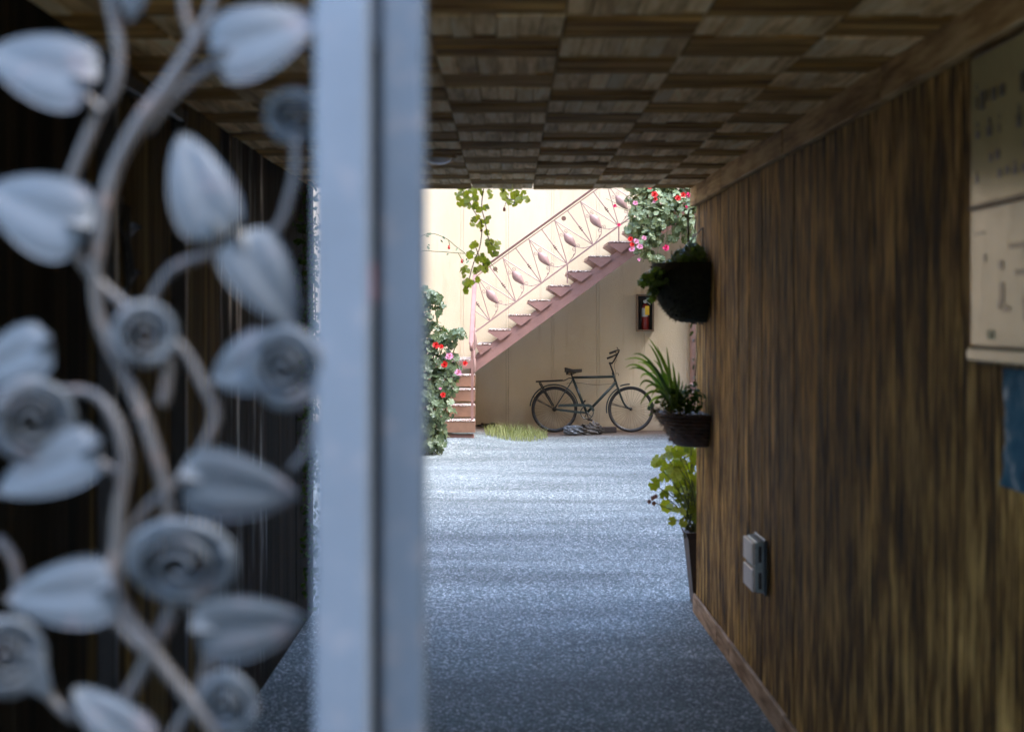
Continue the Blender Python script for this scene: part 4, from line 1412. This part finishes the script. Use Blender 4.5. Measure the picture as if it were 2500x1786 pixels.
# wire of tiny bulbs and a few ivy leaves down the wall's end
sg = thing('string_light', 'thin wire of tiny frosted bulbs hanging down the end of the boarded wall', 'string lights', W(-.02, -.09, 1.2))
MB().tube(smooth_path([W(-.012 + uni(-.006, .006), -.09 + uni(-.02, .02), z) for z in np.arange(1.2, 2.31, .09)], 3), .003, 5).build('wire', M['black'], sg)
for z in (2.17, 1.92, 1.72, 1.57, 1.46, 1.36, 1.27):
    MB().lathe([(.001, -.013), (.006, -.009), (.0075, 0), (.004, .008)], W(-.026, -.09 + uni(-.03, .03), z), 8).build('bulb', M['glass_bulb'], sg, True)
mel2 = mk('ivy_leaf', PL, M['leaf_dark'])
for z in (2.12, 2.0, 1.62, 1.67, 1.4, 1.33):
    inst('leaf', mel2, sg, W(-.03, -.09 + uni(-.04, .04), z), align((-1, -.6, .2)), uni(.025, .04))
hk = MB()
hk.tube(smooth_path([W(-.01, -.03, 2.33), W(-.05, -.03, 2.3), W(-.045, -.03, 2.1), W(-.02, -.03, 1.95)], 5), .006, 6)
tag(hk.build('iron_hook', M['black'], None, True), 'thin black iron rod bracket at the top end of the boarded wall', 'bracket')

IL = thing('wall_ivy', 'dark ivy hanging over the far end of the glossy dark wall', 'ivy', (XL, 8.7, 2.4))
bl = [(Vector((XL + .02, yy, zz)), (.075, .36, .34)) for yy, zz in ((9.1, .3), (9.0, 1.0), (8.9, 1.4), (9.25, 2.2), (9.2, 1.9), (9.3, 1.6), (9.1, 1.35), (9.25, 1.1), (9.2, .8), (8.85, 2.25), (8.8, 2.0), (9.3, .5), (8.9, 1.7))]
foliage(IL, bl, PL, M['leaf_dark'],   .028, 200, 1100, up=.3, front=.2, hollow=.0)
twigs(IL, [(Vector((XL + .012, 9.3 - .12 * k, 2.42)), Vector((XL + .015, 9.3 - .1 * k, .6 + .3 * k))) for k in range(5)], M['twig'], .004, .03)

# ------------------------------------------------------------------ things on the boarded wall
ob = thing('outlet_box', 'weatherproof grey and beige power outlet box low on the boarded wall', 'outlet box', W(-.03, -2.28, .62))
yl0, yl1 = -2.42, -2.16
zb, zt = .515, .735
MB().box(W(-.006, (yl0 + yl1) / 2, (zb + zt) / 2), (.012, yl1 - yl0 + .03, zt - zb + .02), rotw, .004).build('wall_plate', M['stile'], ob)
MB().box(W(-.03, (yl0 + yl1) / 2, (zb + zt) / 2), (.036, yl1 - yl0, zt - zb), rotw, .006).build('housing', M['plastic_grey'], ob)
for z in ((zb + .053), (zt - .053)):
    MB().box(W(-.056, (yl0 + yl1) / 2, z), (.014, yl1 - yl0 - .006, .098), rotw, .004).build('flap', M['plastic'], ob)
    MB().box(W(-.03, yl0 - .003, z), (.014, .006, .07), rotw).build('slot', M['black'], ob)
nb = thing('notice_board', 'yellowed notice board with dark print high on the boarded wall', 'notice board', W(-.02, -5.8, 1.96))
ya, yb_ = -5.5, -6.35
ym = (ya + yb_) / 2
L = ya - yb_
MB().box(W(-.012, ym, 1.965), (.018, L, .735), rotw, .003).build('board', M['cab'], nb)
up_ = MB().box(W(-.024, ym, 2.145), (.005, L - .012, .35), rotw).build('upper_sheet', M['paper'], nb)
lo_ = MB().box(W(-.024, ym, 1.795), (.005, L - .012, .32), rotw).build('lower_sheet', M['paper2'], nb, label='paler lower sheet of the notice board')
MB().box(W(-.027, ym, 1.612), (.02, L, .036), rotw, .006).build('ledge', M['paper2'], nb)
MB().box(W(-.028, ym, 1.963), (.008, L, .01), rotw).build('seam', M['cab'], nb)
rng = random.Random(4)
for row, (z, h, p_) in enumerate(((2.215, .046, 1.0), (2.135, .03, .9), (2.075, .024, .8), (2.028, .018, .6))):
    m = MB()
    yy = ya - .045
    while yy > yb_ + .05:
        wd = rng.uniform(.012, .05)
        hh = h * rng.uniform(.55, 1.1)
        if rng.random() < p_ * .85:
            m.box(W(-.0275, yy - wd / 2, z + rng.uniform(-.004, .004)), (.0014, wd * .8, hh), rotw)
            if rng.random() < .4:
                m.box(W(-.0276, yy - wd / 2, z + h * .75), (.0012, wd * .3, hh * .7), rotw)
        yy -= wd + rng.uniform(.004, .02)
    m.build('print', M['ink'], up_)['kind'] = 'stuff'
m = MB()
for (dy, z, wy, hz) in ((.08, 1.90, .07, .006), (.12, 1.84, .012, .018), (.25, 1.755, .03, .05), (.23, 1.73, .02, .02), (.28, 1.72, .05, .012), (.24, 1.82, .03, .02), (.4, 1.86, .2, .012), (.42, 1.8, .16, .012), (.45, 1.72, .1, .05)):
    m.box(W(-.0275, ya - dy, z), (.0014, wy, hz), rotw)
m.build('print', M['ink'], lo_)['kind'] = 'stuff'
MB().box(W(-.0275, ya - .165, 1.66), (.0014, .05, .022), rotw).build('stamp', M['green_ink'], lo_)
ps = MB()
ye = -5.69
vv = []
zs = np.linspace(1.585, 1.31, 12)
for i, z in enumerate(zs):
    e = .012 * math.sin(i * 2.1) + (-.02 if i < 2 else 0) + (0 if i < 10 else -.03 * (i - 9))
    for y_ in (ye - e * .6, ye - .16, ye - .5):
        vv.append(W(-.004 - .0015 * math.sin(i * .9), y_, float(z)))
ps.add(vv, [(i * 3 + j, i * 3 + j + 1, i * 3 + j + 4, i * 3 + j + 3) for i in range(11) for j in (0, 1)])
vv2 = [Vector(v) + Vector((.003, 0, 0)) for v in vv]
ps.add(vv2, [(i * 3 + j + 3, i * 3 + j + 4, i * 3 + j + 1, i * 3 + j) for i in range(11) for j in (0, 1)])
tag(ps.build('poster', M['poster']), 'torn edged blue picture poster on the boarded wall below the notice board', 'poster')

# ------------------------------------------------------------------ grass tuft and litter
m = MB()
for i in range(1300):
    px, d = uni(1183, 1338), uni(22.6, 24.2)
    edge = abs((px - 1258) / 78) ** 2 + abs((d - 23.35) / .85) ** 2
    if edge > 1.05 and rnd() < .85:
        continue
    q = Gp(px, 1060, d)
    h = uni(.08, .27) * (1.1 - .55 * min(1, edge))
    ln = Vector((uni(-1, 1), uni(-1, .6), 0)) * h * uni(.3, 1.1)
    wv = Vector((uni(-1, 1), uni(-1, 1), 0)).normalized() * uni(.0018, .0035)
    m.add([q - wv, q + wv, q + ln * .35 + Vector((0, 0, h * .6)) + wv * .7, q + ln * .35 + Vector((0, 0, h * .6)) - wv * .7, q + ln + Vector((0, 0, h * uni(.5, 1)))], [(0, 1, 2, 3), (3, 2, 4)])
o = m.build('grass_patch', M['grass'])
tag(o, 'ragged patch of pale green grass on the paving left of the bicycle', 'grass', None, 'stuff')
dl = mk('fallen_leaf', ([(0, 0, 0), (.4, .3, .15), (.9, .1, .25), (1.2, 0, .05), (.8, -.3, .2), (.3, -.28, .1)], [(0, 1, 2, 5), (2, 3, 4, 5)]), M['dead'])
for px, py in ((1163, 1251), (1457, 1305), (1242, 1329), (1250, 1341), (1414, 1132), (1170, 1105), (1340, 1120), (1552, 1160), (1105, 1212), (1208, 1288), (1480, 1200)):
    d = EYE * FOC / (py - VY)
    q = P(px, py, d)
    q.z = ground_z(q.x, q.y) + .006
    o = inst('fallen_leaf', dl, None, q, (uni(-.2, .2), uni(-.2, .2), uni(0, 6)), uni(.02, .034))
    tag(o, 'small dark fallen leaf lying on the speckled paving', 'leaf', 'fallen leaves scattered on the paving')

# ------------------------------------------------------------------ wrought iron gate in the foreground
DGT = 1.5
GM = DGT / FOC * 1.1          # metres per pixel of the tracing


def GP(x, y, dy=0.0):
    q = P(x * 1.1, y * 1.1, DGT)
    q.y += dy
    return q


gt = thing('iron_gate', 'grey wrought iron gate leaf of vines, heart leaves and roses', 'gate', P(770, 893, DGT) * 1.0)
xg0, xg1 = P(772, 0, DGT).x, P(906, 0, DGT).x
MB().box(((xg0 + xg1) / 2, DGT, 1.2), (xg1 - xg0, .045, 2.3), None, .004).build('stile', M['stile'], gt)
MB().box(((xg0 - 1.05) / 2, DGT, 2.33), (xg0 + 1.05 - .002, .04, .04), None, .003).build('top_rail', M['stile'], gt)
MB().box(((xg0 - 1.05) / 2, DGT, .08), (xg0 + 1.05 - .002, .04, .04), None, .003).build('bottom_rail', M['stile'], gt)
MB().box((-1.072, DGT, 1.2), (.04, .045, 2.3), None, .004).build('stile', M['stile'], gt)
gp = thing('gate_post', 'shade-toned grey steel post standing beside the gate stile', 'post', P(985, 893, DGT))
xp0, xp1 = P(927, 0, DGT).x, P(1034, 0, DGT).x
MB().box(((xp0 + xp1) / 2, DGT + .035, 1.2), (xp1 - xp0, .05, 2.4), None, .003).build('post', M['post_paint'], gp)
zc = P(0, 95, DGT).z
MB().box(((P(898, 0, DGT).x + xp0) / 2 - .0005, DGT + .04, (zc + 2.4) / 2), (xp0 - P(898, 0, DGT).x - .001, .03, 2.4 - zc), None, .002).build('lock_plate', M['post_paint'], gp)
MB().box((P(916, 0, DGT).x, DGT + .075, 1.2), (.03, .02, 2.38)).build('rebate', M['black'], gp)

MB().box(P(905.5, 690, DGT + .008), (.004, .02, .036), None, .001).build('reflection_patch', M['pink_reflection'], gp)  # small pink piece standing in for a reflection on the stile edge

STEMS = [
    ([(480, -25), (460, 40), (430, 95), (370, 190), (310, 270), (260, 360), (235, 440), (222, 520), (212, 600), (215, 680), (235, 750), (265, 810), (300, 880), (330, 960), (355, 1040), (372, 1110), (375, 1170)], [13, 14, 17, 19, 21, 20, 19, 18, 15, 14, 14, 16, 17, 17, 16, 14, 13], 0.0),
    ([(510, 120), (430, 170), (370, 225), (320, 290)], [13, 13, 14, 13], .006),
    ([(235, -25), (255, 60), (262, 130), (250, 200), (215, 255), (190, 310), (165, 370), (145, 425)], 15, .004),
    ([(165, 190), (195, 218), (228, 248)], 12, .0),
    ([(148, 505), (165, 560), (200, 610), (240, 650), (290, 690), (330, 725)], [15, 16, 15, 14, 15, 14], .01),
    ([(320, 700), (340, 650), (375, 600), (430, 572), (480, 560), (530, 546), (580, 530), (618, 500), (640, 440), (655, 380), (655, 300)], 13, .006),
    ([(478, 485), (470, 550)], 13, .0),
    ([(350, 775), (385, 760), (420, 800), (445, 850), (470, 900), (472, 940), (440, 1005), (400, 1060), (340, 1110), (290, 1170), (262, 1230), (255, 1300), (280, 1370), (340, 1420)], 13, .008),
    ([(140, 865), (200, 870), (240, 900), (270, 960), (280, 1030), (268, 1110), (260, 1200), (258, 1290), (275, 1350), (320, 1410), (370, 1480), (430, 1555), (500, 1645)], [12, 13, 14, 16, 17, 16, 17, 20, 22, 21, 18, 17, 16], -.004),
    ([(190, 1008), (230, 1030), (278, 1055)], 13, .0),
    ([(395, 1300), (370, 1370), (340, 1430), (300, 1510), (255, 1585), (235, 1645)], [20, 22, 20, 18, 17, 16], .012),
    ([(412, 1315), (440, 1390), (460, 1455), (442, 1530), (420, 1570), (370, 1645)], 14, .004),
    ([(212, 1335), (260, 1375), (310, 1425), (345, 1440)], 14, -.006),
    ([(492, 1425), (460, 1470)], 12, .0),
    ([(85, 1505), (120, 1560), (165, 1600)], 13, .004),
    ([(372, 790), (362, 860), (352, 900)], 16, .014),
    ([(692, 930), (682, 990), (640, 1050)], 12, .012),
    ([(400, -25), (410, 40), (430, 95)], 12, .008),
    ([(-20, 1200), (20, 1260), (30, 1400), (30, 1470)], 13, .02),
]
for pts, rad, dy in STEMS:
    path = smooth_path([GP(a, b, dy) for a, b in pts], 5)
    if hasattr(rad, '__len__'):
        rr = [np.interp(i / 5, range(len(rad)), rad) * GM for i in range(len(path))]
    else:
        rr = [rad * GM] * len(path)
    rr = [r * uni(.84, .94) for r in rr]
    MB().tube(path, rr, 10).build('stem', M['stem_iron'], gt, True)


def gate_leaf(base, tip, hw, dy=-.012, curl=.3, tilt=0.0):
    a, b = GP(*base, dy), GP(*tip, dy)
    ax = (b - a)
    L = ax.length
    ax.normalize()
    sd_ = ax.cross(Vector((0, 1, 0))).normalized()
    hw = hw * GM * .93
    fwd = Vector((0, -1, 0))
    nu, nv = 14, 12
    fr_, bk_ = [], []
    for i in range(nu + 1):
        t = i / nu
        wd = hw * (math.sin(math.pi * min(1, t ** .56)) ** .66) + hw * .10 * (1 - t) ** 6
        if i == nu:
            wd = hw * .02
        for j in range(nv + 1):
            s = j / nv * 2 - 1
            back = -.20 * L * (math.sin(min(1, abs(s) * 1.25) * math.pi / 2) ** 1.3) * (1 - t) ** 1.8 + .07 * L * (1 - abs(s)) * (1 - t) ** 4
            hgt = hw * (.13 * math.sin(abs(s) * math.pi * .75) * math.sin(math.pi * min(1, t * .9 + .1)) - curl * t * t * 1.2 - .12 * abs(s) ** 3 + tilt * s)
            p = a + ax * (t * L + back) + sd_ * s * wd + fwd * hgt
            fr_.append(p)
            bk_.append(p - fwd * .0025)
    k = nv + 1
    m = MB()
    m.add(fr_, [(i * k + j, i * k + j + 1, (i + 1) * k + j + 1, (i + 1) * k + j) for i in range(nu) for j in range(nv)])
    m.add(bk_, [(i * k + j, (i + 1) * k + j, (i + 1) * k + j + 1, i * k + j + 1) for i in range(nu) for j in range(nv)])
    edge = [j for j in range(nv + 1)] + [i * k + nv for i in range(1, nu + 1)] + [nu * k + j for j in range(nv - 1, -1, -1)] + [i * k for i in range(nu - 1, 0, -1)]
    off = (nu + 1) * k
    for q in range(len(edge)):
        e0, e1 = edge[q], edge[(q + 1) % len(edge)]
        m.f.append((e0, e1, e1 + off, e0 + off))
    return m.build('leaf', M['gate'], gt, True)


for bs, tp_, hw, cu, ti in (((178, 175), (-35, 110), 92, .3, .25), ((165, 500), (-35, 415), 100, .3, .2), ((512, 115), (712, 45), 92, .2, -.2), ((478, 492), (405, 296), 80, .35, .1), ((548, 552), (655, 725), 78, .3, -.15),
                            ((88, 770), (-70, 845), 70, .3, .2), ((196, 1000), (0, 1085), 72, .2, .3), ((445, 1065), (662, 1100), 88, .25, .15), ((232, 1305), (15, 1325), 82, .25, .2), ((472, 1395), (685, 1375), 84, .25, .2),
                            ((310, 1640), (165, 1525), 62, .2, .2), ((60, 1455), (112, 1545), 40, .3, 0), ((300, -70), (292, 48), 46, .3, 0)):
    gate_leaf(bs, tp_, hw, -.014 + uni(-.006, .006), cu, ti)


def rose(c, r, squash=1.0, dy=-.012, lean=(0, 0)):
    """scrolled centre and overlapping outer petals, facing the street"""
    o = GP(*c, dy)
    r = r * GM
    rot = Matrix.Rotation(lean[0], 3, 'X') @ Matrix.Rotation(lean[1], 3, 'Z')

    def T(x, y, z):
        return o + rot @ Vector((x, -y, z * squash))
    m = MB()
    n = 64
    vv, ff = [], []
    for i in range(n + 1):
        t = i / n
        an = t * 2 * math.pi * 2.05 + c[0]
        rr = r * (.07 + .66 * t)
        lip = r * (.42 - .12 * t)
        ins = [(rr * .80, -.3 * r), (rr * .93, lip * .4), (rr, lip), (rr + .035 * r, lip + .03 * r), (rr + .075 * r, lip), (rr + .07 * r, lip * .6), (rr * .84 + .03 * r, -.3 * r)]
        for q, h in ins:
            vv.append(T(q * math.cos(an), h + .04 * r * math.sin(3 * an), q * math.sin(an)))
    k = 7
    for i in range(n):
        for j in range(k - 1):
            ff.append((i * k + j, (i + 1) * k + j, (i + 1) * k + j + 1, i * k + j + 1))
    m.add(vv, ff)
    ro = m.build('rose', M['gate'], gt, True)
    for q in range(4):
        a0 = q * math.pi / 2 + c[1] * .1
        m = MB()
        vv, ff = [], []
        nu, nv = 6, 9
        for sd_ in (0, 1):
            for i in range(nu + 1):
                t = i / nu
                for j in range(nv + 1):
                    s = j / nv * 2 - 1
                    an = a0 + s * 1.05
                    wv = 1 - .10 * abs(s) ** 3
                    rr = r * (.56 + .50 * t * wv)
                    h = r * (-.05 + .30 * math.sin(t * 2.0) - .12 * t * t + .10 * s * t) - sd_ * .003
                    vv.append(T(rr * math.cos(an), h, rr * math.sin(an)))
        kk = nv + 1
        of = (nu + 1) * kk
        for i in range(nu):
            for j in range(nv):
                f = (i * kk + j, i * kk + j + 1, (i + 1) * kk + j + 1, (i + 1) * kk + j)
                ff.append(f)
                ff.append(tuple(x + of for x in f[::-1]))
        for j in range(nv):
            ff.append((nu * kk + j, nu * kk + j + 1, nu * kk + j + 1 + of, nu * kk + j + of))
        for i in range(nu):
            ff.append((i * kk, (i + 1) * kk, (i + 1) * kk + of, i * kk + of))
            ff.append((i * kk + nv, i * kk + nv + of, (i + 1) * kk + nv + of, (i + 1) * kk + nv))
        m.add(vv, ff)
        m.build('petal', M['gate'], ro, True)


rose((655, 255), 72, .85, .012, (R(20), R(-10)))
rose((325, 740), 70, 1.0, -.01, (R(0), R(20)))
rose((640, 815), 84, 1.05, -.012, (R(5), R(-8)))
rose((80, 930), 90, 1.0, -.01, (R(5), R(15)))
rose((412, 1235), 118, .82, -.016, (R(18), 0))
rose((25, 1450), 82, 1.05, -.012, (0, R(15)))
rose((508, 1560), 66, 1.15, -.004, (R(10), R(-10)))
gate_leaf((600, 790), (468, 845), 78, -.004, .15, .1)

# the second leaf of the gate, swung open against the left wall
ig = thing('iron_gate', 'silhouette-black second gate leaf swung open against the left passage wall', 'gate', (-1.03, 4.25, gt.location.z), None, (0, 0, R(-90)))
for ch in list(gt.children):
    if ch.name.split('.')[0] in ('stile', 'top_rail', 'bottom_rail') or rnd() < .9:
        c = ch.copy()
        col.objects.link(c)
        c.parent = ig
        c.material_slots[0].link = 'OBJECT'
        c.material_slots[0].material = M['black']  # black colour stands in for the leaf's backlit shade
        for g_ in ch.children:
            d = g_.copy()
            col.objects.link(d)
            d.parent = c
            d.material_slots[0].link = 'OBJECT'
            d.material_slots[0].material = M['black']
